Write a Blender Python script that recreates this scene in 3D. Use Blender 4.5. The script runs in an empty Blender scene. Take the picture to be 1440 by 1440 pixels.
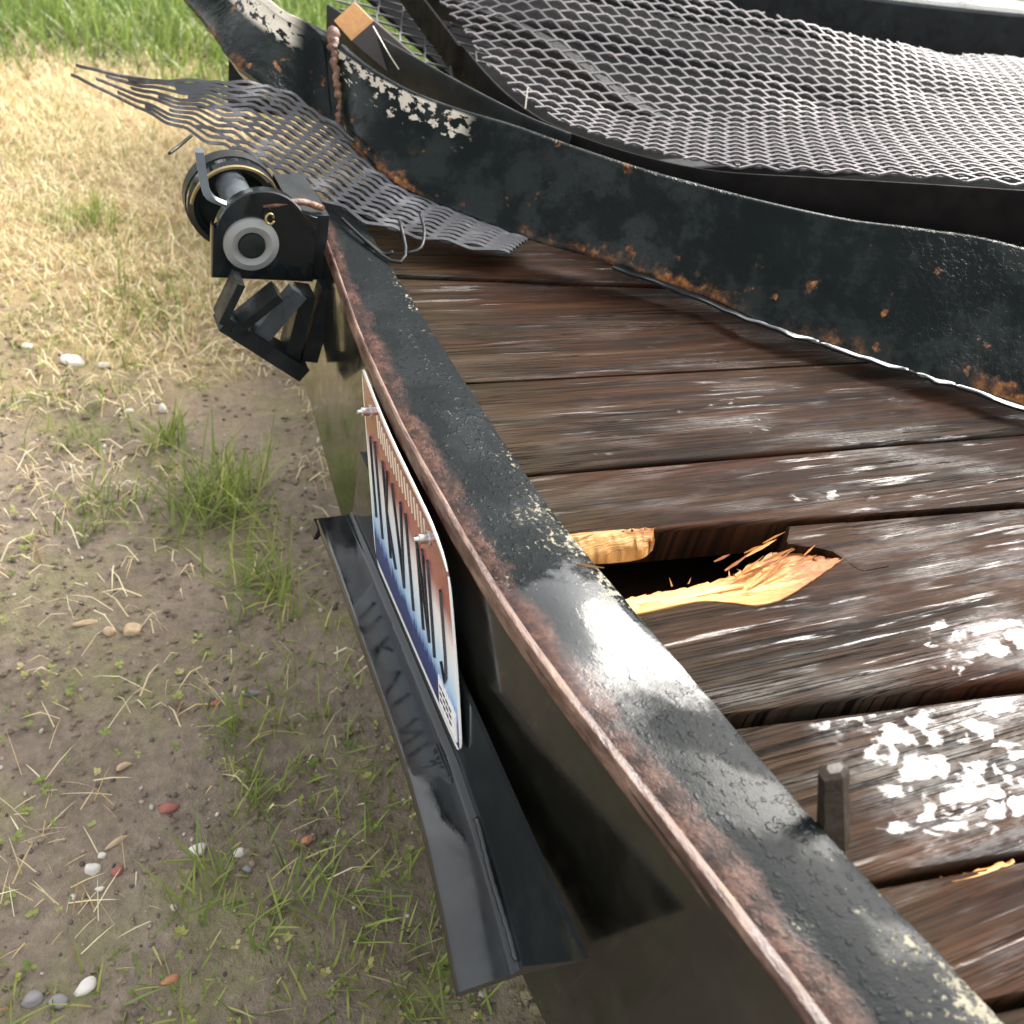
import bpy, bmesh, math, random
import numpy as np
from mathutils import Vector, Matrix

random.seed(7)
RNG = np.random.default_rng(11)
S = bpy.context.scene
C = S.collection
Z0 = 0.58                      # height of the trailer's rear rail above the ground

# ------------------------------------------------------------------ camera
R_ = Vector((0.9006, -0.3892, 0.1906))
F_ = Vector((0.4192, 0.6735, -0.6088))
R_.normalize(); F_.normalize()
U_ = R_.cross(F_); U_.normalize(); R_ = F_.cross(U_)
cam = bpy.data.cameras.new('camera')
cam_o = bpy.data.objects.new('camera', cam); C.objects.link(cam_o)
m = Matrix((R_, U_, -F_)).transposed().to_4x4()
m.translation = Vector((-0.285, -0.452, 0.456 + Z0))
cam_o.matrix_world = m
cam.sensor_width = 36; cam.sensor_fit = 'HORIZONTAL'; cam.lens = 36 * 1406 / 1440
cam.clip_start = 0.02; cam.clip_end = 400
cam.dof.use_dof = True; cam.dof.focus_distance = 0.88; cam.dof.aperture_fstop = 9
S.camera = cam_o

# ------------------------------------------------------------------ light
SUN_EL, SUN_AZ = math.radians(41), math.atan2(0.88, 0.42)      # azimuth clockwise from +Y
SUN_DIR = Vector((math.sin(SUN_AZ) * math.cos(SUN_EL), math.cos(SUN_AZ) * math.cos(SUN_EL), math.sin(SUN_EL)))
w = bpy.data.worlds.new('World'); S.world = w; w.use_nodes = True
nt = w.node_tree; nt.nodes.clear()
sky = nt.nodes.new('ShaderNodeTexSky'); sky.sky_type = 'NISHITA'; sky.sun_disc = False
sky.sun_elevation = SUN_EL; sky.sun_rotation = SUN_AZ
sky.air_density = 1.0; sky.dust_density = 4.0; sky.ozone_density = 1.0
hs = nt.nodes.new('ShaderNodeHueSaturation'); hs.inputs['Saturation'].default_value = 0.16
bg = nt.nodes.new('ShaderNodeBackground'); bg.inputs['Strength'].default_value = 0.15
wo = nt.nodes.new('ShaderNodeOutputWorld')
nt.links.new(sky.outputs[0], hs.inputs['Color']); nt.links.new(hs.outputs[0], bg.inputs['Color'])
nt.links.new(bg.outputs[0], wo.inputs['Surface'])
sun = bpy.data.lights.new('sun', 'SUN'); sun.energy = 1.4; sun.angle = math.radians(32)
sun.color = (1.0, 0.93, 0.82)
sun_o = bpy.data.objects.new('sun', sun); C.objects.link(sun_o)
sun_o.rotation_euler = SUN_DIR.to_track_quat('Z', 'Y').to_euler(); sun_o.location = (2, 1, 6)
S.view_settings.view_transform = 'Standard'; S.view_settings.look = 'None'
S.view_settings.exposure = 2.0; S.view_settings.gamma = 1.0
S.view_settings.use_curve_mapping = False
S.cycles.max_bounces = 6; S.cycles.use_denoising = True

# ------------------------------------------------------------------ helpers
def hash2(ix, iy, seed=0):
    n = (ix.astype(np.int64) * 374761393 + iy.astype(np.int64) * 668265263 + seed * 69069) & 0x7fffffff
    n = ((n ^ (n >> 13)) * 1274126177) & 0x7fffffff
    return ((n ^ (n >> 16)) & 0xffff) / 65535.0

def vnoise(x, y, seed=0):
    x = np.asarray(x, float); y = np.asarray(y, float)
    ix = np.floor(x); iy = np.floor(y); fx = x - ix; fy = y - iy
    fx = fx * fx * (3 - 2 * fx); fy = fy * fy * (3 - 2 * fy)
    a = hash2(ix, iy, seed); b = hash2(ix + 1, iy, seed); c = hash2(ix, iy + 1, seed); d = hash2(ix + 1, iy + 1, seed)
    return (a * (1 - fx) + b * fx) * (1 - fy) + (c * (1 - fx) + d * fx) * fy

def fbm(x, y, oct=4, seed=0):
    s = 0; a = 1; t = 0
    for o in range(oct):
        s = s + a * vnoise(np.asarray(x) * 2 ** o, np.asarray(y) * 2 ** o, seed + o); t += a; a *= .5
    return s / t

def spl(pts, n):
    """Catmull-Rom through pts, n samples evenly spaced in chord length"""
    P = np.array(pts, float)
    d = np.r_[0, np.cumsum(np.linalg.norm(np.diff(P, axis=0), axis=1))]
    P2 = np.vstack([2 * P[0] - P[1], P, 2 * P[-1] - P[-2]])
    t = np.linspace(0, d[-1], n); k = np.clip(np.searchsorted(d, t, side='right') - 1, 0, len(P) - 2)
    f = ((t - d[k]) / (d[k + 1] - d[k]))[:, None]
    p0, p1, p2, p3 = P2[k], P2[k + 1], P2[k + 2], P2[k + 3]
    return .5 * (2 * p1 + (p2 - p0) * f + (2 * p0 - 5 * p1 + 4 * p2 - p3) * f ** 2 + (3 * p1 - p0 - 3 * p2 + p3) * f ** 3)

def lut(pts):
    """piecewise smooth function y -> values, from rows (key, v1, v2..)"""
    P = np.array(sorted(pts), float)
    def f(k):
        k = np.asarray(k, float)
        return [np.interp(k, P[:, 0], P[:, i]) for i in range(1, P.shape[1])]
    return f

class MB:
    def __init__(s): s.v = []; s.f = []; s.uv = []
    def add(s, v, f, uv=None):
        o = len(s.v); s.v += [tuple(map(float, p)) for p in v]
        s.uv += [tuple(map(float, q)) for q in uv] if uv is not None else [(p[0], p[1]) for p in v]
        s.f += [tuple(int(i) + o for i in q) for q in f]
        return s
    def loft(s, secs, closed=True, cap=True, uv=None):
        n = len(secs); m_ = len(secs[0]); V = np.vstack(secs)
        if uv is None:
            cs = np.array([np.mean(q, 0) for q in secs]); u = np.r_[0, np.cumsum(np.linalg.norm(np.diff(cs, axis=0), axis=1))]
            UV = [(u[i], j / max(1, m_ - 1)) for i in range(n) for j in range(m_)]
        else: UV = uv
        F = []
        for i in range(n - 1):
            for j in range(m_ if closed else m_ - 1):
                k = (j + 1) % m_
                F.append((i * m_ + j, i * m_ + k, (i + 1) * m_ + k, (i + 1) * m_ + j))
        if cap and closed:
            F.append(tuple(range(m_ - 1, -1, -1))); F.append(tuple((n - 1) * m_ + j for j in range(m_)))
        return s.add(V, F, UV)
    def tube(s, pts, r, seg=8, cap=True):
        P = np.array(pts, float); n = len(P); r = np.broadcast_to(r, (n,))
        T = np.gradient(P, axis=0); T /= np.linalg.norm(T, axis=1)[:, None] + 1e-12
        ref = np.array([0, 0, 1.]) if abs(T[0][2]) < .9 else np.array([1., 0, 0])
        secs = []
        for i in range(n):
            a = np.cross(T[i], ref); a /= np.linalg.norm(a); b = np.cross(a, T[i]); ref = b
            secs.append([P[i] + r[i] * (a * math.cos(t) + b * math.sin(t)) for t in np.linspace(0, 2 * math.pi, seg, endpoint=False)])
        return s.loft(secs, True, cap)
    def box(s, c, sx, sy, sz, M=None):
        V = np.array([(x, y, z) for x in (-.5, .5) for y in (-.5, .5) for z in (-.5, .5)]) * (sx, sy, sz)
        if M is not None: V = V @ np.array(M).T
        return s.add(V + np.array(c), [(0, 1, 3, 2), (4, 6, 7, 5), (0, 4, 5, 1), (2, 3, 7, 6), (0, 2, 6, 4), (1, 5, 7, 3)])
    def prism(s, poly, y0, y1, bev=0.0):
        """poly in xz, extruded along y"""
        P = np.array(poly, float); secs = []
        c = P.mean(0)
        ins = P + (c - P) / (np.linalg.norm(c - P, axis=1)[:, None]) * bev
        for q, y in ((ins, y0), (P, y0 + bev), (P, y1 - bev), (ins, y1)) if bev else ((P, y0), (P, y1)):
            secs.append([(a, y, b) for a, b in q])
        return s.loft(secs)
    def build(s, name, mat, parent=None, smooth=False, dz=Z0, kind=None, tint=None):
        me = bpy.data.meshes.new(name)
        V = np.array(s.v) + (0, 0, dz)
        if parent is not None:
            off = np.array(world_loc(parent)); V = V - off
        me.from_pydata(V.tolist(), [], s.f)
        uvl = me.uv_layers.new(name='UVMap')
        li = np.empty(len(me.loops), np.int32); me.loops.foreach_get('vertex_index', li)
        uvl.data.foreach_set('uv', np.array(s.uv, np.float32)[li].ravel())
        if tint is not None:
            a = me.attributes.new('tint', 'FLOAT', 'POINT'); a.data.foreach_set('value', np.asarray(tint, np.float32))
        me.materials.append(mat)
        bm = bmesh.new(); bm.from_mesh(me); bmesh.ops.recalc_face_normals(bm, faces=bm.faces) if len(s.f) < 20000 else None
        bm.to_mesh(me); bm.free()
        if smooth:
            me.polygons.foreach_set('use_smooth', np.ones(len(me.polygons), bool))
            if smooth == 'auto': me.set_sharp_from_angle(angle=math.radians(38))
        me.update()
        o = bpy.data.objects.new(name, me); C.objects.link(o)
        if parent is not None: o.parent = parent
        if kind: o['kind'] = kind
        return o

def world_loc(o):
    p = Vector(o.location)
    while o.parent is not None: o = o.parent; p = p + Vector(o.location)
    return p

def tag(o, label=None, cat=None, group=None, kind=None):
    if label: o['label'] = label
    if cat: o['category'] = cat
    if group: o['group'] = group
    if kind: o['kind'] = kind
    return o

def empty(name, loc, label, cat, group=None):
    o = bpy.data.objects.new(name, None); C.objects.link(o); o.location = loc; o.empty_display_size = .05
    return tag(o, label, cat, group)

# ------------------------------------------------------------------ material kit
class N:
    def __init__(s, name):
        s.m = bpy.data.materials.new(name); s.m.use_nodes = True; s.t = s.m.node_tree; s.t.nodes.clear()
        s.out = s.n('ShaderNodeOutputMaterial'); s.b = s.n('ShaderNodeBsdfPrincipled')
        s.t.links.new(s.b.outputs[0], s.out.inputs['Surface'])
    def n(s, k, **kw):
        o = s.t.nodes.new(k)
        for a, v in kw.items(): setattr(o, a, v)
        return o
    def put(s, sock, v):
        if isinstance(v, bpy.types.NodeSocket): s.t.links.new(v, sock)
        elif isinstance(v, tuple) and len(v) == 3 and sock.type == 'RGBA': sock.default_value = (*v, 1)
        else: sock.default_value = v
    def uv(s): return s.n('ShaderNodeUVMap').outputs[0]
    def obj(s): return s.n('ShaderNodeTexCoord').outputs['Object']
    def geo(s): return s.n('ShaderNodeNewGeometry').outputs['Position']
    def sep(s, v):
        o = s.n('ShaderNodeSeparateXYZ'); s.put(o.inputs[0], v); return o.outputs
    def attr(s, name): return s.n('ShaderNodeAttribute', attribute_name=name).outputs['Fac']
    def rnd(s): return s.n('ShaderNodeObjectInfo').outputs['Random']
    def map(s, v, scale=(1, 1, 1), loc=(0, 0, 0)):
        o = s.n('ShaderNodeMapping'); s.put(o.inputs['Vector'], v); o.inputs['Scale'].default_value = scale
        if isinstance(loc, tuple): o.inputs['Location'].default_value = loc
        else: s.put(o.inputs['Location'], loc)
        return o.outputs[0]
    def noise(s, v, scale=5, detail=4, rough=.55, dist=0):
        o = s.n('ShaderNodeTexNoise'); s.put(o.inputs['Vector'], v)
        o.inputs['Scale'].default_value = scale; o.inputs['Detail'].default_value = detail
        o.inputs['Roughness'].default_value = rough; o.inputs['Distortion'].default_value = dist
        return o.outputs['Fac']
    def vor(s, v, scale=5, feat='F1'):
        o = s.n('ShaderNodeTexVoronoi', feature=feat); s.put(o.inputs['Vector'], v); o.inputs['Scale'].default_value = scale
        return o.outputs['Distance']
    def math(s, op, a, b=0.0, clamp=False):
        o = s.n('ShaderNodeMath', operation=op, use_clamp=clamp); s.put(o.inputs[0], a); s.put(o.inputs[1], b); return o.outputs[0]
    def step(s, v, lo, hi):
        o = s.n('ShaderNodeMapRange', interpolation_type='SMOOTHSTEP'); s.put(o.inputs['Value'], v)
        o.inputs['From Min'].default_value = lo; o.inputs['From Max'].default_value = hi; return o.outputs[0]
    def rng(s, v, lo, hi, a, b):
        o = s.n('ShaderNodeMapRange'); s.put(o.inputs['Value'], v)
        for k, q in (('From Min', lo), ('From Max', hi), ('To Min', a), ('To Max', b)): o.inputs[k].default_value = q
        return o.outputs[0]
    def mix(s, f, a, b):
        o = s.n('ShaderNodeMix', data_type='RGBA'); s.put(o.inputs[0], f); s.put(o.inputs[6], a); s.put(o.inputs[7], b); return o.outputs[2]
    def mixf(s, f, a, b):
        o = s.n('ShaderNodeMix', data_type='FLOAT'); s.put(o.inputs[0], f); s.put(o.inputs[2], a); s.put(o.inputs[3], b); return o.outputs[0]
    def ramp(s, f, stops):
        o = s.n('ShaderNodeValToRGB'); s.put(o.inputs[0], f); e = o.color_ramp.elements
        while len(e) < len(stops): e.new(.5)
        for q, (p, c) in zip(e, stops): q.position = p; q.color = (*c, 1)
        return o.outputs[0]
    def bump(s, h, strength=.5, dist=.002, nrm=None):
        o = s.n('ShaderNodeBump'); s.put(o.inputs['Height'], h); s.put(o.inputs['Strength'], strength); o.inputs['Distance'].default_value = dist
        if nrm is not None: s.put(o.inputs['Normal'], nrm)
        return o.outputs[0]
    def end(s, col=None, rough=None, nrm=None, metal=None, spec=None, ior=None, coat=None, coatr=None, coatn=None, trans=None):
        for k, v in (('Base Color', col), ('Roughness', rough), ('Normal', nrm), ('Metallic', metal), ('Specular IOR Level', spec), ('IOR', ior),
                     ('Coat Weight', coat), ('Coat Roughness', coatr), ('Coat Normal', coatn), ('Transmission Weight', trans)):
            if v is not None: s.put(s.b.inputs[k], v)
        return s.m

BLACK = (.0075, .0095, .010); RUST = (.17, .055, .026); RUSTO = (.36, .135, .03); PALE = (.42, .40, .33)

def mat_rail_top():
    k = N('worn_black_paint_rail'); uv = k.uv(); g = k.sep(uv); u, v = g[0], g[1]
    m = k.map(uv, (1, .085, 1))                     # metres both ways
    n1 = k.noise(m, 30, 6, .68); n2 = k.noise(m, 110, 5, .7); n3 = k.noise(m, 9, 3)
    vv = k.math('ADD', v, k.math('MULTIPLY', k.math('SUBTRACT', n1, .5), .42))
    vv = k.math('ADD', vv, k.math('MULTIPLY', k.math('SUBTRACT', n2, .5), .34)); vv = k.math('ADD', vv, k.math('MULTIPLY', k.math('SUBTRACT', n3, .5), .30))
    vv = k.math('SUBTRACT', vv, k.math('MULTIPLY', k.step(u, .62, 1.0), .10))
    rust = k.math('SUBTRACT', 1, k.step(vv, .12, .25))
    rust = k.math('MULTIPLY', rust, k.math('ADD', .35, k.math('MULTIPLY', k.step(k.noise(m, 55, 5, .7), .40, .58), .65)))
    rn = k.noise(m, 170, 6, .72); rb = k.noise(m, 40, 4, .6)
    rcol = k.ramp(k.math('ADD', k.math('MULTIPLY', rn, .6), k.math('MULTIPLY', rb, .4)), [(.32, (.010, .008, .007)), (.45, (.040, .018, .013)), (.57, (.085, .041, .028)), (.7, (.15, .09, .066))])
    chipz = k.math('ADD', k.step(u, .80, .98), k.math('MULTIPLY', k.step(u, .48, .56), k.math('SUBTRACT', 1, k.step(u, .62, .70))))
    cn = k.math('ADD', k.math('MULTIPLY', k.noise(m, 210, 5, .7), .6), k.math('MULTIPLY', k.noise(m, 30, 3), .4))
    ce = k.math('ADD', cn, k.math('MULTIPLY', k.step(v, .35, 1.0), .08))
    chips = k.step(k.math('ADD', ce, k.math('MULTIPLY', chipz, .055)), .645, .69)
    col = k.mix(k.noise(m, 300, 2), BLACK, (.013, .015, .016))
    col = k.mix(k.math('MULTIPLY', chips, .8), col, k.mix(rn, (.12, .11, .075), (.42, .39, .30))); col = k.mix(rust, col, rcol)
    wet = k.step(k.noise(m, 15, 4), .46, .60)
    pn = k.math('ADD', u, k.math('MULTIPLY', k.math('SUBTRACT', k.noise(m, 32, 5, .65), .5), .12))
    pool = k.math('MULTIPLY', k.step(pn, .615, .635), k.math('SUBTRACT', 1, k.step(pn, .71, .76)))
    pool = k.math('MULTIPLY', pool, k.math('SUBTRACT', 1, k.math('MULTIPLY', chips, .8)))
    rough = k.mixf(wet, .33, .15); rough = k.mixf(chips, rough, .6); rough = k.mixf(rust, rough, .40); rough = k.mixf(pool, rough, .09)
    crk = k.noise(k.map(m, (1, .6, 1)), 190, 4, .6); pit = k.noise(m, 600, 2); drop = k.step(k.noise(m, 140, 2, .5), .55, .68)
    h = k.math('ADD', k.math('MULTIPLY', crk, .35), k.math('MULTIPLY', pit, .25)); h = k.math('ADD', h, k.math('MULTIPLY', chips, .5)); h = k.math('ADD', h, k.math('MULTIPLY', drop, .35)); h = k.math('ADD', h, k.math('MULTIPLY', k.math('MULTIPLY', rust, rn), .9))
    st = k.mixf(pool, .6, .10)
    sp = k.mixf(wet, .03, .07); sp = k.mixf(rust, sp, .14); sp = k.mixf(chips, sp, .05); sp = k.mixf(pool, sp, .36)
    return k.end(col, rough, k.bump(h, st, .0012), spec=sp)

def mat_black(name, rough=.1, dirt=.25, rusty=0.0, edge=None, bumpy=.12, base=BLACK, sp=.7, ct=.35):
    """glossy wet black paint; uv: u metres along, v 0..1 across; edge=(lo,hi) makes rust creep in from that v side"""
    k = N(name); uv = k.uv(); g = k.sep(uv); v = g[1]
    P = k.geo(); n1 = k.noise(P, 16, 6, .65); n2 = k.noise(P, 45, 5, .6)
    col = k.mix(k.step(n1, .45, .75), base, tuple(c * 2.2 for c in base))
    r = k.mixf(k.step(n2, .35, .7), rough, rough + dirt)
    if rusty > 0:
        spots = k.step(k.math('ADD', k.noise(P, 38, 6, .7), 0.0), .72 - .12 * rusty, .78 - .1 * rusty)
        if edge is not None:
            e = k.math('SUBTRACT', 1, k.step(k.math('ADD', v, k.math('MULTIPLY', k.math('SUBTRACT', n2, .5), .35)), edge[0], edge[1]))
            e = k.math('MULTIPLY', e, k.step(k.noise(P, 11, 3), .38, .6))
            spots = k.math('MAXIMUM', spots, e)
        rc = k.ramp(k.noise(P, 120, 5, .7), [(.25, (.035, .014, .008)), (.5, RUST), (.72, RUSTO), (.9, (.45, .36, .25))])
        col = k.mix(spots, col, rc); r = k.mixf(spots, r, .55)
        h = k.math('ADD', k.math('MULTIPLY', n2, .3), k.math('MULTIPLY', spots, .6))
    else: h = n2
    return k.end(col, r, k.bump(h, bumpy, .002), spec=sp, coat=ct, coatr=.04)

def mat_beam(name, FL0, FL1, v0, v1, thr):
    k = N(name); uv = k.uv(); g = k.sep(uv); u, v = g[0], g[1]; P = k.geo()
    n1 = k.noise(P, 14, 6, .65); n2 = k.noise(P, 60, 6, .65); n3 = k.noise(P, 170, 4, .7)
    col = k.mix(k.step(n1, .4, .7), (.004, .006, .0055), (.010, .014, .012))
    vr = k.math('ADD', v, k.math('MULTIPLY', k.math('SUBTRACT', n2, .5), .45))
    low = k.math('SUBTRACT', 1, k.step(vr, .05, .16))
    low = k.math('MULTIPLY', low, k.step(k.noise(k.map(uv, (1, .1, 1)), 8, 5, .65), .47, .60))
    run = k.noise(k.map(uv, (1, .12, 1)), 42, 3, .5)
    spot = k.math('MULTIPLY', k.step(k.noise(P, 24, 5, .6), .63, .69), k.step(n3, .4, .55))
    runs = k.math('MULTIPLY', k.step(run, .67, .72), k.math('SUBTRACT', 1, k.step(v, .35, .6)))
    rust = k.math('MAXIMUM', low, k.math('MAXIMUM', spot, k.math('MULTIPLY', runs, .8)))
    rc = k.ramp(k.noise(P, 110, 5, .7), [(.28, (.02, .010, .007)), (.45, (.09, .036, .017)), (.6, (.24, .10, .03)), (.7, (.40, .25, .11)), (.8, (.60, .53, .42))])
    col = k.mix(rust, col, rc)
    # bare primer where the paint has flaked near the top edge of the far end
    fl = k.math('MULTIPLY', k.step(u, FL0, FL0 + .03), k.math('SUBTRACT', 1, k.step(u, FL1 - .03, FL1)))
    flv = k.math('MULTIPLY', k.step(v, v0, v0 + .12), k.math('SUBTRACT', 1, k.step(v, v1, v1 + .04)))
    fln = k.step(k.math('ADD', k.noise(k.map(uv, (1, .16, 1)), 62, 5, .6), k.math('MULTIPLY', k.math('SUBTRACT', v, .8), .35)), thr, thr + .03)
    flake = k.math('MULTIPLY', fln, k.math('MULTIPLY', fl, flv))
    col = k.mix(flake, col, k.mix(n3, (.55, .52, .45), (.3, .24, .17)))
    wetd = k.step(k.noise(P, 14, 6, .7), .47, .56)
    r = k.mixf(wetd, .2, .07); r = k.mixf(rust, r, .6); r = k.mixf(flake, r, .55)
    bead = k.math('MULTIPLY', k.step(k.noise(k.map(P, (1, 1, .45)), 110, 4, .65), .45, .6), k.step(u, .05, .2))
    h = k.math('ADD', k.math('MULTIPLY', bead, .5), k.math('ADD', k.math('MULTIPLY', n3, .35), k.math('MULTIPLY', k.math('MAXIMUM', rust, flake), .5)))
    return k.end(col, r, k.bump(h, k.mixf(k.step(k.noise(P, 5.5, 2), .48, .6), .12, .5), .0016), spec=k.mixf(wetd, .09, .17))

def mat_rust(name='flaking_rust'):
    k = N(name); P = k.geo()
    c = k.ramp(k.noise(P, 130, 6, .7), [(.25, (.02, .011, .008)), (.5, (.12, .05, .027)), (.7, (.3, .16, .08)), (.85, (.5, .42, .32))])
    return k.end(c, k.rng(k.noise(P, 60), .3, .7, .15, .6), k.bump(k.noise(P, 180, 5, .7), .8, .003), spec=.6)

def mat_wood():
    k = N('wet_weathered_board'); uv = k.uv(); rnd = k.rnd(); P = k.geo()
    off = k.n('ShaderNodeCombineXYZ'); k.put(off.inputs[0], k.math('MULTIPLY', rnd, 17.0)); k.put(off.inputs[1], k.math('MULTIPLY', rnd, 5.3))
    q = k.map(uv, (1, 1, 1), off.outputs[0])
    warp = k.noise(k.map(q, (2.2, 9, 1)), 1.0, 3, .5)
    g3 = k.noise(k.map(q, (9, 520, 1)), 1.0, 4, .65, .4); g1 = k.noise(k.map(q, (2.4, 70, 1)), 1.0, 6, .6, .9); g2 = k.noise(k.map(q, (5, 210, 1)), 1.0, 5, .65, .6)
    big = k.noise(k.map(q, (3.4, 10, 1)), 1.0, 4, .55)
    col = k.ramp(g1, [(.25, (.0045, .0028, .002)), (.42, (.0145, .0072, .0043)), (.55, (.033, .0145, .007)), (.72, (.058, .031, .016))])
    red = k.step(k.noise(k.map(q, (2, 14, 1), (3.3, 1.7, 0)), 1.0, 4, .6), .48, .68)
    col = k.mix(k.math('MULTIPLY', red, .5), col, (.055, .0165, .0065))
    grey = k.step(big, .5, .72)
    col = k.mix(k.math('MULTIPLY', grey, .55), col, (.046, .041, .032))
    xw = k.sep(uv)[0]
    moss = k.math('MULTIPLY', k.math('SUBTRACT', 1, k.step(k.math('ADD', xw, k.math('MULTIPLY', k.math('SUBTRACT', big, .5), .2)), .05, .2)), .45)
    col = k.mix(moss, col, (.05, .04, .023)); col = k.mix(k.math('MULTIPLY', k.math('SUBTRACT', 1, k.step(g3, .36, .56)), .6), col, (.006, .0045, .004))
    gl = k.noise(k.map(q, (3.2, 190, 1), (4, 2, 0)), 1.0, 3, .5, .5)
    line = k.math('SUBTRACT', 1, k.step(k.math('ABSOLUTE', k.math('SUBTRACT', gl, .5)), .004, .026))
    col = k.mix(k.math('MULTIPLY', line, .75), col, (.006, .0042, .0034))
    crack = k.math('MAXIMUM', k.math('SUBTRACT', 1, k.step(k.noise(k.map(q, (1.6, 52, 1), (9, 4, 0)), 1.0, 3, .5, .4), .27, .32)), k.math('MULTIPLY', line, k.step(big, .5, .6)))
    col = k.mix(k.math('MULTIPLY', crack, .85), col, (.004, .003, .0025))
    # standing water: smooth level film with hard shores
    wn = k.math('ADD', k.math('MULTIPLY', k.noise(k.map(q, (9, 22, 1)), 1.0, 3, .5, 1.4), .6), k.math('MULTIPLY', k.noise(k.map(q, (34, 60, 1)), 1.0, 3, .55, 1.2), .4))
    att = k.attr('tint')
    film = k.step(k.math('ADD', wn, k.math('MULTIPLY', k.math('SUBTRACT', att, .5), .62)), .53, .60)
    ve = k.n('ShaderNodeTexVoronoi', feature='DISTANCE_TO_EDGE'); wq = k.n('ShaderNodeVectorMath', operation='ADD')
    nv = k.n('ShaderNodeTexNoise'); k.put(nv.inputs['Vector'], k.map(q, (22, 34, 1))); nv.inputs['Scale'].default_value = 1.0; nv.inputs['Detail'].default_value = 5
    vs = k.n('ShaderNodeVectorMath', operation='SCALE'); k.put(vs.inputs[0], nv.outputs['Color']); vs.inputs['Scale'].default_value = 2.4
    k.put(wq.inputs[0], k.map(q, (17, 46, 1))); k.put(wq.inputs[1], vs.outputs[0]); k.put(ve.inputs['Vector'], wq.outputs[0]); ve.inputs['Scale'].default_value = 1.0
    vein = k.step(k.math('ADD', ve.outputs['Distance'], k.math('MULTIPLY', k.math('SUBTRACT', wn, .55), .5)), .06, .17)
    film = k.math('MULTIPLY', film, vein)
    col = k.mix(k.math('MULTIPLY', film, .35), col, (.014, .010, .008))
    sn = k.noise(k.map(q, (7, 150, 1), (2, 7, 0)), 1.0, 4, .6, .5); sm_ = k.noise(k.map(q, (5, 12, 1), (5, 1, 0)), 1.0, 3, .5)
    streak = k.math('MULTIPLY', k.step(sn, .57, .66), k.step(sm_, .45, .60))
    damp = k.step(k.noise(k.map(q, (6, 26, 1), (1, 3, 0)), 1.0, 5, .6), .48, .66)
    r = k.mixf(damp, .5, .24); r = k.mixf(streak, r, .10); r = k.mixf(film, r, k.rng(k.noise(k.map(q, (26, 70, 1)), 1.0, 4, .6), .35, .65, .05, .16))
    sp = k.mixf(damp, .025, .07); sp = k.math('ADD', sp, k.math('MULTIPLY', k.step(att, .42, .62), k.mixf(k.step(k.noise(k.map(q, (30, 90, 1)), 1.0, 4, .7), .42, .58), .03, .20))); sp = k.mixf(streak, sp, .38); sp = k.mixf(film, sp, .20)
    h = k.math('ADD', k.math('MULTIPLY', g1, .6), k.math('MULTIPLY', g2, .42)); h = k.math('ADD', h, k.math('MULTIPLY', g3, .3)); h = k.math('SUBTRACT', h, k.math('MULTIPLY', crack, .5))
    st = k.mixf(film, .7, .07)
    return k.end(col, r, k.bump(h, st, .0024), spec=sp)

def mat_splinter():
    k = N('fresh_torn_wood'); uv = k.uv(); t = k.attr('tint')
    g = k.noise(k.map(uv, (5, 260, 1)), 1.0, 5, .65, .5); g2 = k.noise(k.map(uv, (16, 90, 1)), 1.0, 5, .7, 1.2)
    col = k.ramp(g, [(.25, (.26, .085, .025)), (.45, (.50, .225, .060)), (.7, (.66, .40, .15))])
    dark = k.step(k.math('ADD', t, k.math('MULTIPLY', k.math('SUBTRACT', g2, .5), 1.3)), .42, .75)
    col = k.mix(dark, col, k.mix(g2, (.16, .04, .014), (.40, .165, .05)))
    return k.end(col, .45, k.bump(k.math('ADD', g, g2), .9, .003), spec=.3)

def mat_simple(name, col, rough=.5, metal=0.0, var=.25, sc=60, bump=.2, spec=.5):
    k = N(name); P = k.geo(); n = k.noise(P, sc, 5, .6)
    c = k.mix(n, tuple(x * (1 - var) for x in col), tuple(min(1, x * (1 + var)) for x in col))
    return k.end(c, k.rng(n, .3, .7, max(.03, rough - .1), rough + .12), k.bump(n, bump, .002), metal=metal, spec=spec)

def mat_mesh(name, base, gal):
    k = N(name); P = k.geo(); n = k.noise(P, 22, 5, .65); n2 = k.noise(P, 160, 3)
    c = k.mix(k.step(n, .5, .68), base, gal); r = k.rng(n2, .3, .7, .38, .58)
    return k.end(c, r, k.bump(n2, .3, .001), spec=.4, metal=.1)

def mat_ground():
    k = N('damp_soil'); P = k.geo(); n = k.noise(P, 3.2, 6, .65); n2 = k.noise(P, 60, 6, .7); n3 = k.noise(P, 260, 3, .6)
    c = k.ramp(k.math('ADD', k.math('MULTIPLY', n, .45), k.math('MULTIPLY', n2, .55)),
               [(.3, (.09, .068, .048)), (.45, (.205, .158, .115)), (.58, (.30, .237, .175)), (.72, (.44, .36, .27))])
    grit = k.step(k.vor(P, 170), .18, .06)
    c = k.mix(k.math('MULTIPLY', grit, k.step(n3, .55, .7)), c, (.3, .26, .22))
    moss = k.math('MULTIPLY', k.step(k.noise(P, 5.5, 6, .7), .47, .62), .5)
    c = k.mix(moss, c, k.mix(n2, (.12, .12, .04), (.36, .33, .14)))
    y = k.sep(P)[1]
    thatch = k.math('MULTIPLY', k.step(k.math('ADD', y, k.math('MULTIPLY', n, 1.4)), 1.5, 2.3), .85)
    c = k.mix(thatch, c, k.mix(n2, (.2, .13, .06), (.5, .38, .19)))
    lawn = k.step(k.math('ADD', y, k.math('MULTIPLY', n, .8)), 3.05, 3.5)
    c = k.mix(lawn, c, k.mix(n2, (.03, .045, .012), (.075, .09, .025)))
    return k.end(c, k.rng(n2, .3, .7, .5, .85), k.bump(k.math('ADD', n2, k.math('MULTIPLY', n3, .4)), .8, .012), spec=.35)

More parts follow.
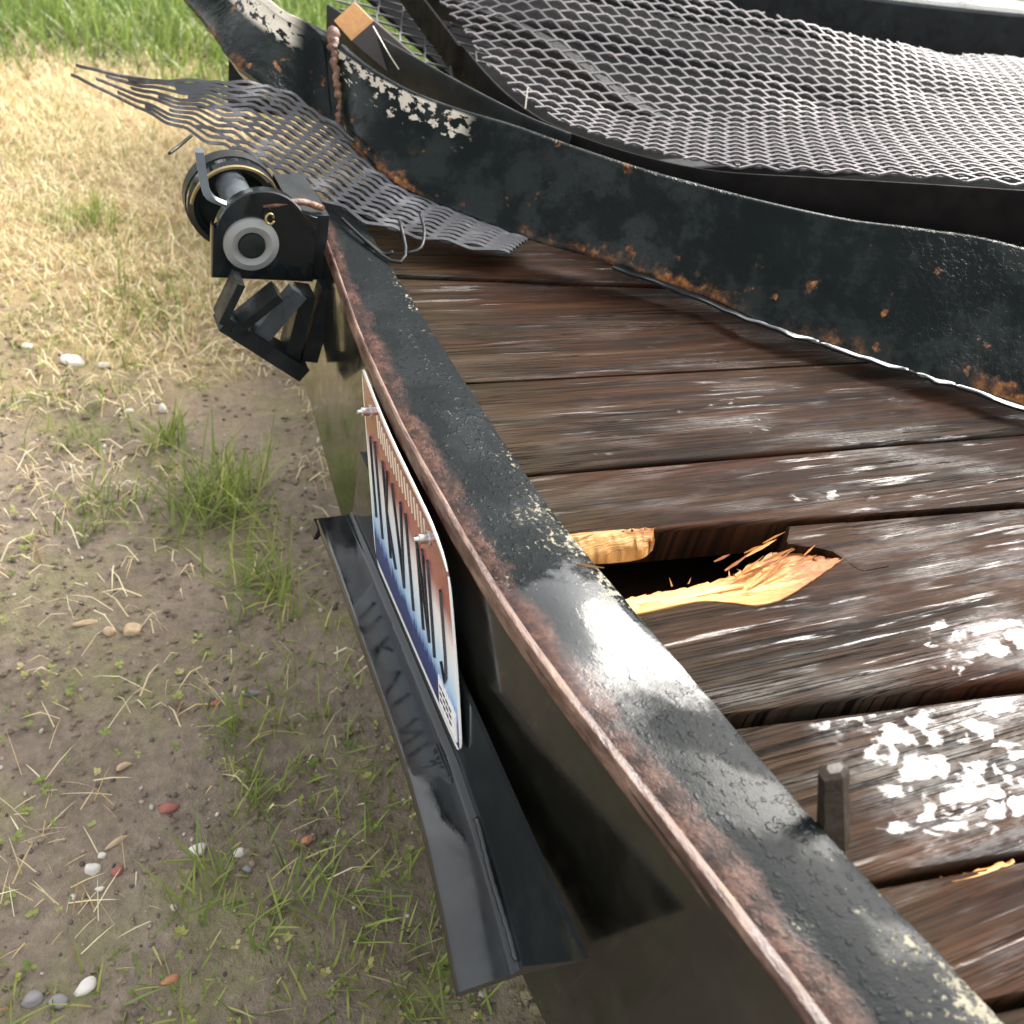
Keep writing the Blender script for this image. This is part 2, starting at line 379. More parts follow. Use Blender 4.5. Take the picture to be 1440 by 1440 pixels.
def mat_blade(name, stops, rough=.5, tr=.25):
    k = N(name); t = k.attr('tint'); c = k.ramp(t, stops)
    k.end(c, rough, spec=.4)
    tb = k.n('ShaderNodeBsdfTranslucent'); k.put(tb.inputs[0], c); mx = k.n('ShaderNodeMixShader'); mx.inputs[0].default_value = tr
    k.t.links.new(k.b.outputs[0], mx.inputs[1]); k.t.links.new(tb.outputs[0], mx.inputs[2]); k.t.links.new(mx.outputs[0], k.out.inputs['Surface'])
    return k.m

def mat_plate():
    k = N('printed_plate'); g = k.sep(k.uv()); u, v = g[0], g[1]     # u 0 far..1 near, v 0 bottom..1 top
    n = k.noise(k.map(k.uv(), (14, 3, 1)), 1.0, 5, .6)
    vn = k.math('ADD', v, k.math('MULTIPLY', k.math('SUBTRACT', n, .5), .16))
    c = k.ramp(vn, [(.0, (.025, .04, .22)), (.16, (.10, .19, .48)), (.26, (.46, .66, .84)), (.42, (.76, .83, .88)), (.56, (.80, .74, .72)), (.70, (.33, .095, .075)), (1.0, (.22, .065, .045))])
    tr = k.noise(k.map(k.uv(), (42, 1.5, 1)), 1.0, 4, .7)
    wood = k.math('LESS_THAN', v, k.math('ADD', .03, k.math('MULTIPLY', tr, .30)))
    c = k.mix(k.math('MULTIPLY', wood, .85), c, (.022, .025, .10))
    eu = k.math('MINIMUM', u, k.math('SUBTRACT', 1, u)); ev = k.math('MINIMUM', v, k.math('SUBTRACT', 1, v))
    bd = k.math('MAXIMUM', k.math('LESS_THAN', eu, .014), k.math('LESS_THAN', ev, .03))
    c = k.mix(bd, c, (.84, .83, .80))
    return k.end(c, .16, spec=.6, coat=.4, coatr=.05)

M_RAIL = mat_rail_top()
M_APRON = mat_black('wet_black_apron', .11, .16, 0, bumpy=.05, base=(.008, .0078, .006), sp=.65)
M_SHELF = mat_black('wet_black_bracket', .04, .12, 0, bumpy=.05, sp=.55, ct=.1)
M_EDGE = mat_rust('rusted_edge_bead')
M_RUST = mat_rust('flaking_rust')
M_BEAM = mat_beam('worn_black_paint_beam', 1.33, 1.60, .55, .93, .52)     # flaked from 1.33 to 1.60 m along
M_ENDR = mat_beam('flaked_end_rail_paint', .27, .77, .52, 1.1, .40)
M_STRIP = mat_black('rusty_flat_bar', .5, .25, .35, bumpy=.5, base=(.0045, .0035, .003), sp=.08, ct=0)
M_DARK = mat_black('dull_black_steel', .35, .3, .25, bumpy=.4, sp=.3, ct=0)
M_WOOD = mat_wood()
M_BACKING = mat_black('matt_black_mesh_backing', .8, .1, .0, bumpy=.4, base=(.004, .0045, .0045), sp=.02, ct=0)  # near-black, for the added sheet that darkens the mesh openings
M_SPL = mat_splinter()
M_MESH = mat_mesh('wet_expanded_metal', (.11, .10, .105), (.2, .175, .175))
M_MESHD = mat_mesh('wet_dark_expanded_metal', (.06, .06, .064), (.16, .16, .17))
M_PLATE = mat_plate()
M_INK = mat_simple('black_ink', (.012, .012, .016), .25, var=.1)
M_CREAM = mat_simple('cream_ink', (.75, .7, .55), .3, var=.1)
M_WHITE = mat_simple('white_sticker', (.8, .8, .8), .3, var=.05)
M_ZINC = mat_simple('zinc_bolt', (.6, .6, .6), .28, 1.0, .15)
M_NYLON = mat_simple('translucent_nylon', (.19, .195, .185), .35, var=.3, bump=.1)
M_PIN = mat_simple('grey_pin_steel', (.085, .10, .11), .35, .4, .3)
M_BRASS = mat_simple('old_brass', (.35, .27, .13), .35, .8, .3)
M_GROUND = mat_ground()
M_PEG = mat_simple('mossy_dark_wood', (.022, .014, .008), .55, var=.7, sc=90, bump=.8, spec=.3)
M_ENDG = mat_simple('sawn_end_grain', (.52, .27, .11), .6, var=.25, sc=140, bump=.4, spec=.2)
M_DWOOD = mat_simple('dark_wet_timber', (.022, .012, .008), .35, var=.5, sc=70, bump=.7)

# ------------------------------------------------------------------ ground, path, lawn (setting)
def gz(x, y):
    x = np.asarray(x, float); y = np.asarray(y, float)
    near = np.exp(-np.maximum(0, np.hypot(x - .2, y - 1.2) - 2.2) ** 2)
    return .03 * (fbm(x * .9, y * .9, 3, 5) - .5) + near * (.022 * (fbm(x * 9, y * 9, 4, 2) - .5) + .007 * (fbm(x * 45, y * 45, 2, 9) - .5))

def axis(lo, hi, a, b, h, g=1.22):
    c = list(np.arange(a, b, h)); s = h; q = b
    while q < hi: q += s; s *= g; c.append(min(q, hi))
    s = h; q = a; pre = []
    while q > lo: q -= s; s *= g; pre.append(max(q, lo))
    return np.array(pre[::-1] + c)
gx = axis(-90, 90, -1.1, 1.0, .014); gy = axis(-60, 130, -.3, 3.0, .016)
X, Y = np.meshgrid(gx, gy, indexing='ij'); Zg = gz(X, Y)
gm = MB(); nx, ny = X.shape
idx = np.arange(nx * ny).reshape(nx, ny)
gm.v = np.stack([X.ravel(), Y.ravel(), Zg.ravel()], 1).tolist(); gm.uv = np.stack([X.ravel(), Y.ravel()], 1).tolist()
gm.f = np.stack([idx[:-1, :-1], idx[1:, :-1], idx[1:, 1:], idx[:-1, 1:]], -1).reshape(-1, 4).tolist()
tag(gm.build('ground', M_GROUND, smooth=True, dz=0), kind='structure')

k = N('wet_concrete'); P = k.geo(); n = k.noise(P, 4, 6, .6)
M_CONC = k.end(k.mix(n, (.26, .27, .27), (.42, .43, .42)), k.rng(n, .35, .65, .08, .35), k.bump(k.noise(P, 60, 4), .15, .003), spec=.6)
for (ya, yb, xa) in ((4.05, 4.40, 1.15), (5.0, 6.2, 1.4)):
    b = MB(); n_ = 60; xs = np.linspace(xa, 40, n_)
    secs = [[(x, y, z) for y, z in ((ya, -.05), (ya, .035), (ya + .02, .045), (yb - .02, .045), (yb, .035), (yb, -.05))] for x in xs]
    b.loft(secs)
    tag(b.build('path', M_CONC, dz=0), kind='structure')

# ------------------------------------------------------------------ blades
def blades(name, mat, n, sampler, hgt, wid, lean, flat=False, droop=.4, kind='stuff', seed=1):
    r = np.random.default_rng(seed)
    x, y = sampler(r, n); n = len(x)
    z = gz(x, y)
    h = r.uniform(*hgt, n); wd = r.uniform(*wid, n); a = r.uniform(0, 2 * np.pi, n); ln = r.uniform(*lean, n)
    dx, dy = np.cos(a), np.sin(a); px, py = -dy, dx
    tw = r.uniform(-.8, .8, n); cx, cy = px * np.cos(tw) + dx * np.sin(tw), py * np.cos(tw) + dy * np.sin(tw)
    V = []
    for t, ww in ((0, 1.0), (.5, .9), (.85, .5), (1, 0.0)):
        out = h * (np.sin(ln) * t + droop * t * t * np.abs(np.sin(ln)) * .6); up = h * (np.cos(ln) * t - droop * t * t * .35)
        if flat: up = np.abs(up) * .5 + .002 + .012 * np.sin(t * 3.1)
        bx, by, bz = x + dx * out, y + dy * out, z + np.maximum(up, .001)
        if ww > 0:
            V += [np.stack([bx - cx * wd * ww / 2, by - cy * wd * ww / 2, bz], 1), np.stack([bx + cx * wd * ww / 2, by + cy * wd * ww / 2, bz], 1)]
        else: V += [np.stack([bx, by, bz], 1)]
    V = np.stack(V, 1)                     # n,7,3
    base = (np.arange(n) * 7)[:, None]
    F4 = np.concatenate([base + np.array([0, 1, 3, 2]), base + np.array([2, 3, 5, 4])]); F3 = base + np.array([4, 5, 6])
    t = np.repeat(np.clip(r.normal(.5, .2, n) , 0, 1), 7)
    b = MB(); b.v = V.reshape(-1, 3); b.uv = np.zeros((n * 7, 2)); b.f = F4.tolist() + F3.tolist()
    return b, t
def stuff(name, mat, *a, **kw):
    b, t = blades(name, mat, *a, **kw)
    return tag(b.build(name, mat, dz=0, tint=t), kind='stuff')

M_STRAW = mat_blade('dry_straw', [(.0, (.32, .16, .065)), (.3, (.60, .44, .22)), (.65, (.80, .70, .43)), (1, (.87, .83, .62))], .5, .2)
M_GRASS = mat_blade('lawn_grass', [(.0, (.07, .10, .02)), (.45, (.15, .23, .045)), (.8, (.28, .36, .08)), (1, (.42, .44, .16))], .4, .35)
M_TUFT = mat_blade('tuft_grass', [(.0, (.09, .12, .025)), (.4, (.19, .26, .055)), (.75, (.36, .40, .10)), (1, (.60, .52, .24))], .4, .35)

def s_straw(r, n):
    x = r.uniform(-1.6, 1.6, n); y = r.uniform(-.3, 3.4, n)
    d = np.clip((y - .45) / 1.4, .07, 1) ** 1.1 * (fbm(x * 4, y * 4, 3, 21) > .47 - .14 * np.clip(y - 1.0, 0, 1.5))
    d = np.where(y > 2.9, d * .6, d)
    k = r.uniform(0, 1, n) < d; return x[k], y[k]
stuff('dead_straw', M_STRAW, 110000, s_straw, (.015, .055), (.0008, .0026), (.5, 1.5), flat=True, seed=3)
def s_far_straw(r, n):
    x = r.uniform(-1.6, 1.8, n); y = r.uniform(1.2, 3.5, n); k = fbm(x * 3, y * 3, 3, 4) > .42; return x[k], y[k]
stuff('dry_standing_grass', M_STRAW, 26000, s_far_straw, (.02, .06), (.0015, .0035), (.1, 1.0), seed=5)
def s_lawn(r, n):
    y = 2.4 + r.uniform(0, 1, n) ** 1.3 * 6; x = r.uniform(-1.5, 3.0, n) * np.clip(y / 3.5, .9, 2.4)
    k = (r.uniform(0, 1, n) < np.clip((y - 2.42 + .22 * x - .6 * fbm(x * 2, y * 2, 3, 8)) / .35, 0, 1))
    k &= ~((y > 3.9) & (y < 4.4) & (x > .9)); k &= ~((y > 4.95) & (y < 6.25) & (x > 1.15))
    return x[k], y[k]
stuff('lawn_grass', M_GRASS, 95000, s_lawn, (.05, .14), (.003, .008), (.05, .9), seed=6)
def s_green(r, n):
    x = r.uniform(-1.3, 1.2, n); y = r.uniform(-.2, 2.8, n); k = (fbm(x * 3.2, y * 3.2, 3, 33) > .53); return x[k], y[k]
stuff('sparse_green_grass', M_TUFT, 26000, s_green, (.012, .05), (.0012, .003), (.1, 1.1), seed=8)

# seedlings: tiny two to five leaved weeds spread over the soil
def seedlings():
    r = np.random.default_rng(15); b = MB(); t = []
    cnt = 0
    while cnt < 2600:
        x, y = r.uniform(-.9, .9), r.uniform(-.1, 2.3)
        if fbm(x * 5, y * 5, 2, 61) < .47: continue
        cnt += 1; z = float(gz(x, y)); nl = r.integers(3, 8); s = r.uniform(.003, .008); hh = r.uniform(.003, .02); tt = np.clip(r.normal(.6, .2), 0, 1)
        for i in range(nl):
            a = r.uniform(0, 6.28); d = np.array([math.cos(a), math.sin(a), r.uniform(.0, .6)]); p = np.array([-d[1], d[0], 0]) * .38
            o = np.array([x, y, z + hh * r.uniform(.2, 1)])
            b.add([o, o + (d * .5 + p) * s, o + d * s, o + (d * .5 - p) * s], [(0, 1, 2, 3)]); t += [tt] * 4
    return tag(b.build('seedling_weeds', M_TUFT, dz=0, tint=t), kind='stuff')
seedlings()

# ------------------------------------------------------------------ grass tufts as things
def tuft(x, y, n, h, label, seed, spread=.03, mat=None, w=(.0015, .0036), lean=(.05, 1.0)):
    def smp(r, n): return x + r.normal(0, spread, n), y + r.normal(0, spread, n)
    b, t = blades('grass_tuft', None, n, smp, h, w, lean, seed=seed)
    z = float(gz(x, y)); b.v = np.asarray(b.v) - (x, y, z)
    o = b.build('grass_tuft', mat or M_TUFT, dz=0, tint=t); o.location = (x, y, z)
    return tag(o, label, 'grass tuft', 'grass tufts on the soil')
tuft(-.045, .79, 260, (.05, .14), 'largest leafy green grass tuft, left of the far end of the plate bracket', 101, .042)
tuft(-.012, .60, 110, (.04, .10), 'broad green grass tuft close against the outer edge of the plate bracket', 102, .03)
tuft(-.092, .955, 70, (.04, .10), 'slim upright green tuft on bare soil beyond the largest tuft', 103, .014)
tuft(-.225, .80, 80, (.03, .06), 'low yellowish green tuft at the left of the largest tuft', 104, .035)
tuft(-.13, 1.78, 120, (.05, .11), 'dark green tuft alone in the bleached straw below the torn mesh', 105, .03)
tuft(-.07, 1.40, 160, (.03, .08), 'wide pale green tuft left of the lamp guard', 106, .07)
tuft(-.235, 1.02, 90, (.03, .06), 'scattered low tuft at the left edge of the picture half way up', 107, .05)
tuft(-.10, .36, 36, (.03, .075), 'small tuft of bent green blades left of the middle of the plate bracket', 108, .02)
tuft(-.17, .145, 26, (.03, .085), 'tuft of green and straw coloured blades by the white angular stone', 109, .022)
tuft(-.09, .09, 26, (.03, .07), 'tuft of long curved blades in front of the white angular stone', 110, .028)
tuft(.0, .10, 28, (.03, .08), 'tuft of curved blades below the near end of the plate bracket', 111, .03)
tuft(.03, .0, 50, (.03, .08), 'grass tuft tucked under the near corner of the plate bracket', 112, .04)
tuft(-.32, .17, 40, (.02, .06), 'straw coloured tuft at the left edge by the round white pebbles', 113, .035, M_STRAW, (.0008, .002))
tuft(-.33, .30, 50, (.02, .06), 'bleached tuft at the left edge above the round white pebbles', 114, .05, M_STRAW, (.0008, .002))
tuft(-.10, .26, 50, (.02, .06), 'thin tuft of dry and green blades right of the red pebble', 115, .025)

# ------------------------------------------------------------------ stones
def stone_mat(name, c): return mat_simple(name, c, .5, var=.22, sc=90, bump=.35, spec=.45)
ST = {'white': stone_mat('white_stone', (.66, .62, .55)), 'red': stone_mat('red_stone', (.30, .10, .075)), 'grey': stone_mat('grey_stone', (.27, .25, .25)),
      'tan': stone_mat('tan_stone', (.50, .36, .22)), 'orange': stone_mat('orange_stone', (.48, .22, .11)), 'dark': stone_mat('dark_stone', (.10, .095, .095))}
def stone(x, y, s, col, label, seed, name='pebble', group='pebbles on the soil', sq=(1, .75, .6), rot=0, ang=.34, sub=3):
    bm = bmesh.new(); bmesh.ops.create_icosphere(bm, subdivisions=sub, radius=1)
    rr = random.Random(seed); offs = [Vector((rr.gauss(0, 1), rr.gauss(0, 1), rr.gauss(0, 1))).normalized() for _ in range(14)]
    for v in bm.verts:
        d = v.co.normalized(); f = 1.0 + .09 * (float(vnoise(d.x * 2.3 + seed * 3.1, d.y * 2.3 + d.z * 1.7, seed)) - .5)
        for o in offs: f -= ang * max(0, d.dot(o) - .62)
        v.co = d * f
    me = bpy.data.meshes.new(name); bm.to_mesh(me); bm.free()
    me.polygons.foreach_set('use_smooth', np.ones(len(me.polygons), bool)); me.materials.append(ST[col])
    o = bpy.data.objects.new(name, me); C.objects.link(o)
    o.scale = (s * sq[0], s * sq[1], s * sq[2]); o.rotation_euler = (rr.uniform(-.3, .3), rr.uniform(-.3, .3), rot)
    o.location = (x, y, float(gz(x, y)) + s * sq[2] * .35)
    if label: tag(o, label, 'pebble', group)
    return o
stone(-.282, .208, .0095, 'white', 'round white pebble, larger of the pair beside the red pebble', 1, sq=(.95, .9, .8))
stone(-.272, .222, .006, 'white', 'small white pebble touching the larger round white one', 2)
stone(-.258, .197, .008, 'red', 'smooth dull red pebble right of the two round white pebbles', 3, rot=.4)
stone(-.278, .182, .0055, 'white', 'tiny white pebble below the pair of round white pebbles', 4, sq=(1, .6, .6))
stone(-.175, .196, .012, 'white', 'white angular stone alone on bare soil', 5, ang=.45, sq=(1, .7, .7))
stone(-.132, .182, .0085, 'white', 'cream pebble right of the white angular stone', 6, sq=(1, .8, .7))
stone(-.128, .158, .007, 'grey', 'pale grey pebble below the cream pebble', 7)
stone(-.058, .174, .010, 'orange', 'orange brown pebble left of the near half of the plate bracket', 8, sq=(1, .55, .5), rot=.5)
stone(-.197, .263, .013, 'red', 'flat dark red stone amid dry grass above the white angular stone', 9, sq=(1.1, .6, .5))
stone(-.302, .078, .013, 'white', 'long white pebble near the lower left corner', 10, sq=(1.1, .6, .55), rot=.35)
stone(-.349, .082, .013, 'grey', 'grey pebble with a violet tint in the lower left corner', 11)
stone(-.325, .072, .011, 'grey', 'light grey pebble between the violet grey one and the long white one', 12, ang=.3)
stone(-.225, .058, .011, 'orange', 'flat orange stone low down left of the bracket end', 13, sq=(1.1, .5, .4), rot=.2)
stone(-.228, .553, .011, 'tan', 'rounded tan stone, smaller of the pair left of the bracket middle', 14, sq=(.8, .8, .8))
stone(-.200, .548, .015, 'tan', 'large angular tan stone, bigger of the pair left of the bracket middle', 15, ang=.45, sq=(1, .75, .75))
stone(-.255, .575, .015, 'tan', 'long thin chip of pale stone left of the tan pair', 16, sq=(1.2, .3, .3), rot=.1)
stone(-.215, 1.22, .022, 'white', 'bright white stone in the straw at the left, larger one', 17, ang=.3)
stone(-.165, 1.20, .012, 'white', 'small bright white stone right of the larger white one in the straw', 18)
stone(-.085, 1.05, .012, 'white', 'small pale stone at the foot of the slim upright tuft', 19, sq=(.7, .7, 1.1))
stone(-.14, 1.06, .010, 'white', 'pale stone left of the slim upright tuft', 20)
stone(-.285, 1.30, .012, 'white', 'white stone at the left edge in the straw', 21)
stone(-.07, .41, .014, 'grey', 'flat grey stone near the outer edge of the plate bracket', 22, sq=(1.2, .4, .3), rot=.1)
stone(-.118, .40, .008, 'red', 'small dark red stone left of the flat grey stone', 23)
stone(-.235, .335, .012, 'tan', 'flat tan chip at the left below the tan pair', 24, sq=(1.2, .4, .3), rot=.5)
stone(-.255, .235, .012, 'tan', 'long pale tan chip above the red pebble', 25, sq=(1.3, .35, .35), rot=.45)
def gravel():
    r = np.random.default_rng(77); b = MB(); t = []
    bm = bmesh.new(); bmesh.ops.create_icosphere(bm, subdivisions=1, radius=1)
    bv = np.array([v.co[:] for v in bm.verts]); bf = [tuple(v.index for v in f.verts) for f in bm.faces]; bm.free()
    for i in range(5200):
        x, y = r.uniform(-.75, .6), -.2 + 2.6 * r.uniform() ** 1.4; s = r.uniform(.001, .0038) * (1.6 if r.uniform() < .08 else 1)
        q = bv * (1 + r.uniform(-.2, .2, (len(bv), 1))) * s * (1, r.uniform(.6, 1), .65); c, n_ = np.cos(a := r.uniform(0, 6.3)), np.sin(a)
        q = q @ np.array([[c, n_, 0], [-n_, c, 0], [0, 0, 1]]) + (x, y, float(gz(x, y)) + s * .25)
        b.add(q, bf); t += [r.uniform()] * len(bv)
    k = N('mixed_gravel'); tt = k.attr('tint')
    mt = k.end(k.ramp(tt, [(.0, (.06, .05, .045)), (.4, (.16, .13, .11)), (.7, (.25, .17, .12)), (.9, (.4, .34, .28)), (1, (.62, .58, .52))]), .55)
    return tag(b.build('gravel', mt, dz=0, tint=t, smooth=True), kind='stuff')
gravel()
def crumbs():
    r = np.random.default_rng(78); b = MB()
    bm = bmesh.new(); bmesh.ops.create_icosphere(bm, subdivisions=1, radius=1)
    bv = np.array([v.co[:] for v in bm.verts]); bf = [tuple(v.index for v in f.verts) for f in bm.faces]; bm.free()
    for i in range(5200):
        x, y = r.uniform(-.75, .5), -.2 + 1.9 * r.uniform() ** 1.2; s = r.uniform(.0015, .005) * (1.9 if r.uniform() < .06 else 1)
        if fbm(x * 6, y * 6, 3, 91) < .42: continue
        q = bv * (1 + r.uniform(-.35, .35, (len(bv), 1))) * s * (1, r.uniform(.6, 1), .7) + (x, y, float(gz(x, y)) + s * .2)
        b.add(q, bf)
    return tag(b.build('soil_crumbs', M_GROUND, dz=0), kind='stuff')
crumbs()

# ------------------------------------------------------------------ TRAILER
TR = empty('trailer', (.6, .1, 0), 'wet flatbed trailer with dark board deck and bent rusty rear rail', 'trailer')
RO = lut([(-1.2, .06), (-.6, .045), (-.336, .022), (-.263, .010), (-.197, .002), (-.128, -.010), (-.058, -.019), (.041, -.0215), (.171, -.022), (.327, -.012), (.454, .003), (.594, .015), (.64, .017)])
RI = lut([(-1.2, .21), (-.6, .155), (-.361, .120), (-.32, .112), (-.273, .100), (-.175, .087), (-.116, .081), (-.042, .071), (.013, .064), (.094, .059), (.22, .060), (.425, .062), (.64, .066)])
BZ = lut([(-1.2, -.30), (-.182, -.272), (.344, -.229), (.557, -.193), (.64, -.19)])
ys = np.linspace(-1.0, .60, 180)
sm = np.ones(13) / 13
def smooth(a): return np.convolve(np.pad(a, 6, mode='edge'), sm, 'valid')
xo, xi, bz = smooth(RO(ys)[0]), smooth(RI(ys)[0]), smooth(BZ(ys)[0])
bead = .0022 + .006 * np.clip((.35 - ys) / .8, 0, 1)         # width of the lip along the outer edge
wob = .0016 * (fbm(ys * 22, ys * 0, 3, 3) - .5)
# top flange
secs, uv = [], []
for i, y in enumerate(ys):
    a = xo[i] + bead[i] + wob[i]; bx = xi[i] + .0015 * (vnoise(y * 60, 0., 5) - .5)
    row = [(a, y, -.012), (a, y, -.0006)]
    dent = .10 * (y + .085) * math.exp(-((y + .085) / .055) ** 2)
    for t in np.linspace(.02, .98, 9): row.append((a + (bx - a) * t, y, .0006 * (vnoise(t * 4, y * 14, 7) - .5) + .0022 * (1 - (2 * t - 1) ** 2) + dent * math.sin(t * 3.1)))
    row += [(bx - .0008, y, -.0004), (bx, y, -.0016), (bx, y, -.009), (bx - .004, y, -.012)]
    secs.append(row)
    uv += [(.6 - y, v) for v in (0, 0, *np.linspace(.02, .98, 9), 1, 1.05, 1.2, 1.2)]
MB().loft(secs, True, True, uv).build('rear_rail', M_RAIL, TR, smooth='auto')
# weld lip between flange and apron
secs = []
for i, y in enumerate(ys):
    w_ = bead[i]; x0 = xo[i] + wob[i] * .6; j = .0008 * (vnoise(y * 130, 3., 1) - .5)
    secs.append([(x0 - .001, y, -.010), (x0 - .0006, y, -.003 + j), (x0 + w_ * .22, y, .0006 + j), (x0 + w_ * .7, y, .0012 + j), (x0 + w_ + .0012, y, .0002), (x0 + w_ + .001, y, -.010)])
k = N('worn_lip'); P = k.geo(); n_a = k.noise(k.map(P, (1, .25, 1)), 90, 5, .65)
M_LIP = k.end(k.ramp(n_a, [(.3, (.02, .012, .010)), (.46, (.07, .035, .026)), (.62, (.16, .10, .075)), (.8, (.40, .28, .13))]), k.rng(n_a, .3, .7, .2, .55), k.bump(n_a, .9, .003), spec=.3)
MB().loft(secs).build('weld_lip', M_LIP, TR, smooth='auto')
# apron (the rail's outer web)
secs, uv = [], []
for i, y in enumerate(ys):
    row = []; x0 = xo[i]; x1 = xo[i] * .55 + .002
    for t in np.linspace(0, 1, 9): row.append((x0 + (x1 - x0) * t + .0012 * math.sin(t * 7 + y * 5), y, -.0035 + (bz[i] + .0035) * t))
    row += [(x1 + .005, y, bz[i]), (x0 + .006, y, -.012)]
    secs.append(row); uv += [(y, v) for v in np.linspace(0, 1, 11)]
MB().loft(secs, True, True, uv).build('rear_apron', M_APRON, TR, smooth='auto')
secs = []
for x in np.linspace(.44, 2.1, 24):
    z = -.045 + .03 * math.sin((x - .44) / 1.66 * math.pi)
    secs.append([(x, .655, z), (x, 2.50, z), (x, 2.515, z - .01), (x, 2.515, z - .10), (x, 2.51, z - .10), (x, 2.505, z - .014), (x, .655, z - .006)])
MB().loft(secs).build('mesh_backing', M_BACKING, TR, smooth='auto')  # added sheet, not a trailer part: hides bright ground so mesh openings look dark
# low cross members under the deck, side channel at the far side, front channel
M_FR = M_DARK
MB().box((1.35, .625, -.06), 2.6, .04, .13).build('side_rail', M_FR, TR)
MB().box((1.35, -.99, -.06), 2.6, .04, .13).build('side_rail', M_FR, TR)
for x in (.45, 1.0, 1.6, 2.2): MB().box((x, -.18, -.085), .05, 1.57, .05).build('crossmember', M_FR, TR)
MB().box((2.66, -.18, -.06), .05, 1.57, .12).build('front_rail', M_FR, TR)

MB().box((.36, -.03, -.115), .62, .34, .03).build('hole_backing', M_DWOOD, TR)  # added dark board, keeps lit ground from showing through the torn hole
# deck boards: (upper edge y at x=.08, slope, gap below it, z of top, film level)
ZD = -.015
BND = [(.602, 0.0), (.515, -.06), (.462, -.10), (.376, -.026), (.249, -.012), (.111, -.03), (.029, -.078), (-.153, -.117), (-.276, -.135), (-.352, -.14), (-.47, -.14), (-.60, -.14), (-.73, -.14), (-.86, -.1), (-.965, 0)]
GAP = [.003, .003, .004, .0025, .003, .0012, .008, .008, .006, .005, .006, .006, .006, .006, .006]
DZB = [-.004, -.002, -.004, 0, .0015, .0, .001, -.004, .001, -.002, .001, 0, 0, 0, 0]
FILM = [.2, .2, .2, .22, .3, .3, .28, .3, .22, .24, .3, .3, .3, .3]
HOLE = [(.05, -.0535), (.087, -.053), (.135, -.0515), (.16, -.0575), (.180, -.0645), (.205, -.0635), (.235, -.0545), (.262, -.0445), (.298, -.030), (.306, .012)]
def board(i):
    (ya, ma), (yb, mb) = BND[i], BND[i + 1]
    lo = lambda x: yb + mb * (x - .08) + GAP[i + 1] * .5
    hi = lambda x: ya + ma * (x - .08) - GAP[i] * .5
    visible = i <= 10
    nx = 260 if visible else 24
    xs = np.concatenate([np.linspace(.05, .9, int(nx * .78)), np.linspace(.9, 2.63, int(nx * .22))[1:]])
    # from the rail's underside
    tv = np.linspace(0, 1, 17 if visible else 5)
    r = .0036; th = .036
    secs, uvs, tint = [], [], []
    for x in xs:
        a, b = lo(x), hi(x)
        a += .0014 * (float(vnoise(x * 9, i * 3.1, 4)) - .5); b += .0014 * (float(vnoise(x * 9, i * 3.1 + 9, 4)) - .5)
        if i == 6:
            hy = np.interp(x, [p[0] for p in HOLE], [p[1] for p in HOLE]) if x < .31 else 9
            hy += .004 * (float(vnoise(x * 60, 3., 8)) - .5) if x < .3 else 0
            b = min(b, hy)
        zt = ZD + DZB[i]
        row, uvr, tr = [], [], []
        def put(y, z, f=0):
            row.append((x, y, z)); uvr.append((x, y)); tr.append(f)
        put(a + .002, zt - th); put(a, zt - th + .002); put(a, zt - r)
        put(a + r * .1, zt - r * .55); put(a + r * .35, zt - r * .18)
        yy = a + r + (b - a - 2 * r) * tv
        g = fbm(x * 3.2 + 9.3 * i, yy * 95, 4, 40 + i) - .5
        cup = -.0016 * (1 - (2 * tv - 1) ** 2) * (1 if i % 2 else .4)
        big = .0022 * (fbm(x * 4 + i, yy * 18, 3, 70 + i) - .5)
        f = FILM[i] + .0 * yy
        if i == 6: f = FILM[i] + .50 * np.clip((x - .24) / .12, 0, 1) * np.clip((yy - a) / .02, 0, 1) * np.clip((.075 - (yy - a)) / .03, 0, 1)
        if i == 7: f = .37 + .34 * np.clip((x - .12) / .09, 0, 1) * np.ones_like(yy)
        if i in (3, 4, 5): f = FILM[i] + .22 * math.exp(-((x - .24 - .02 * i) / .06) ** 2) * np.exp(-((tv - .35) / .25) ** 2)
        for y, gg, c, bb, ff in zip(yy, g, cup, big, np.broadcast_to(f, yy.shape)): put(y, zt + gg * .0026 * (1 - .5 * min(1, max(0, ff - .4))) + c + bb, ff)
        put(b - r * .35, zt - r * .18); put(b - r * .1, zt - r * .55); put(b, zt - r); put(b, zt - th + .002); put(b - .002, zt - th)
        secs.append(row); uvs += uvr; tint += tr
    mb = MB().loft(secs, True, True, uvs)
    if i == 6:      # the wedge of board left standing between the tear and the gap
        s2, u2 = [], []
        for x in np.linspace(.252, .326, 20):
            a = np.interp(x, [.25, .275, .288, .296, .33], [-.011, -.019, -.027, -.052, -.052]); b2 = hi(x); z = ZD + DZB[6] + .0008
            a = min(a, b2 - .002); h_ = max(0, min(1, (x - .252) / .015)); b2 = a + (b2 - a) * (.15 + .85 * h_)
            ro = [(x, a, z - .03), (x, a, z - .0005)] + [(x, a + (b2 - a) * t, z + .0018 * (fbm(x * 3.2 + 55.8, (a + (b2 - a) * t) * 95, 4, 46) - .5)) for t in (.1, .3, .5, .7, .9)] + [(x, b2, z - .002), (x, b2, z - .03)]
            s2.append(ro); u2 += [(p[0], p[1]) for p in ro]
        mb.loft(s2, True, True, u2); tint += [.3] * len(u2)
    o = mb.build('deck_board', M_WOOD, TR, smooth='auto', tint=tint)
    return o
boards = [board(i) for i in range(len(BND) - 1)]
tag(boards[6], label='broken deck board with a torn corner and bright fresh wood')

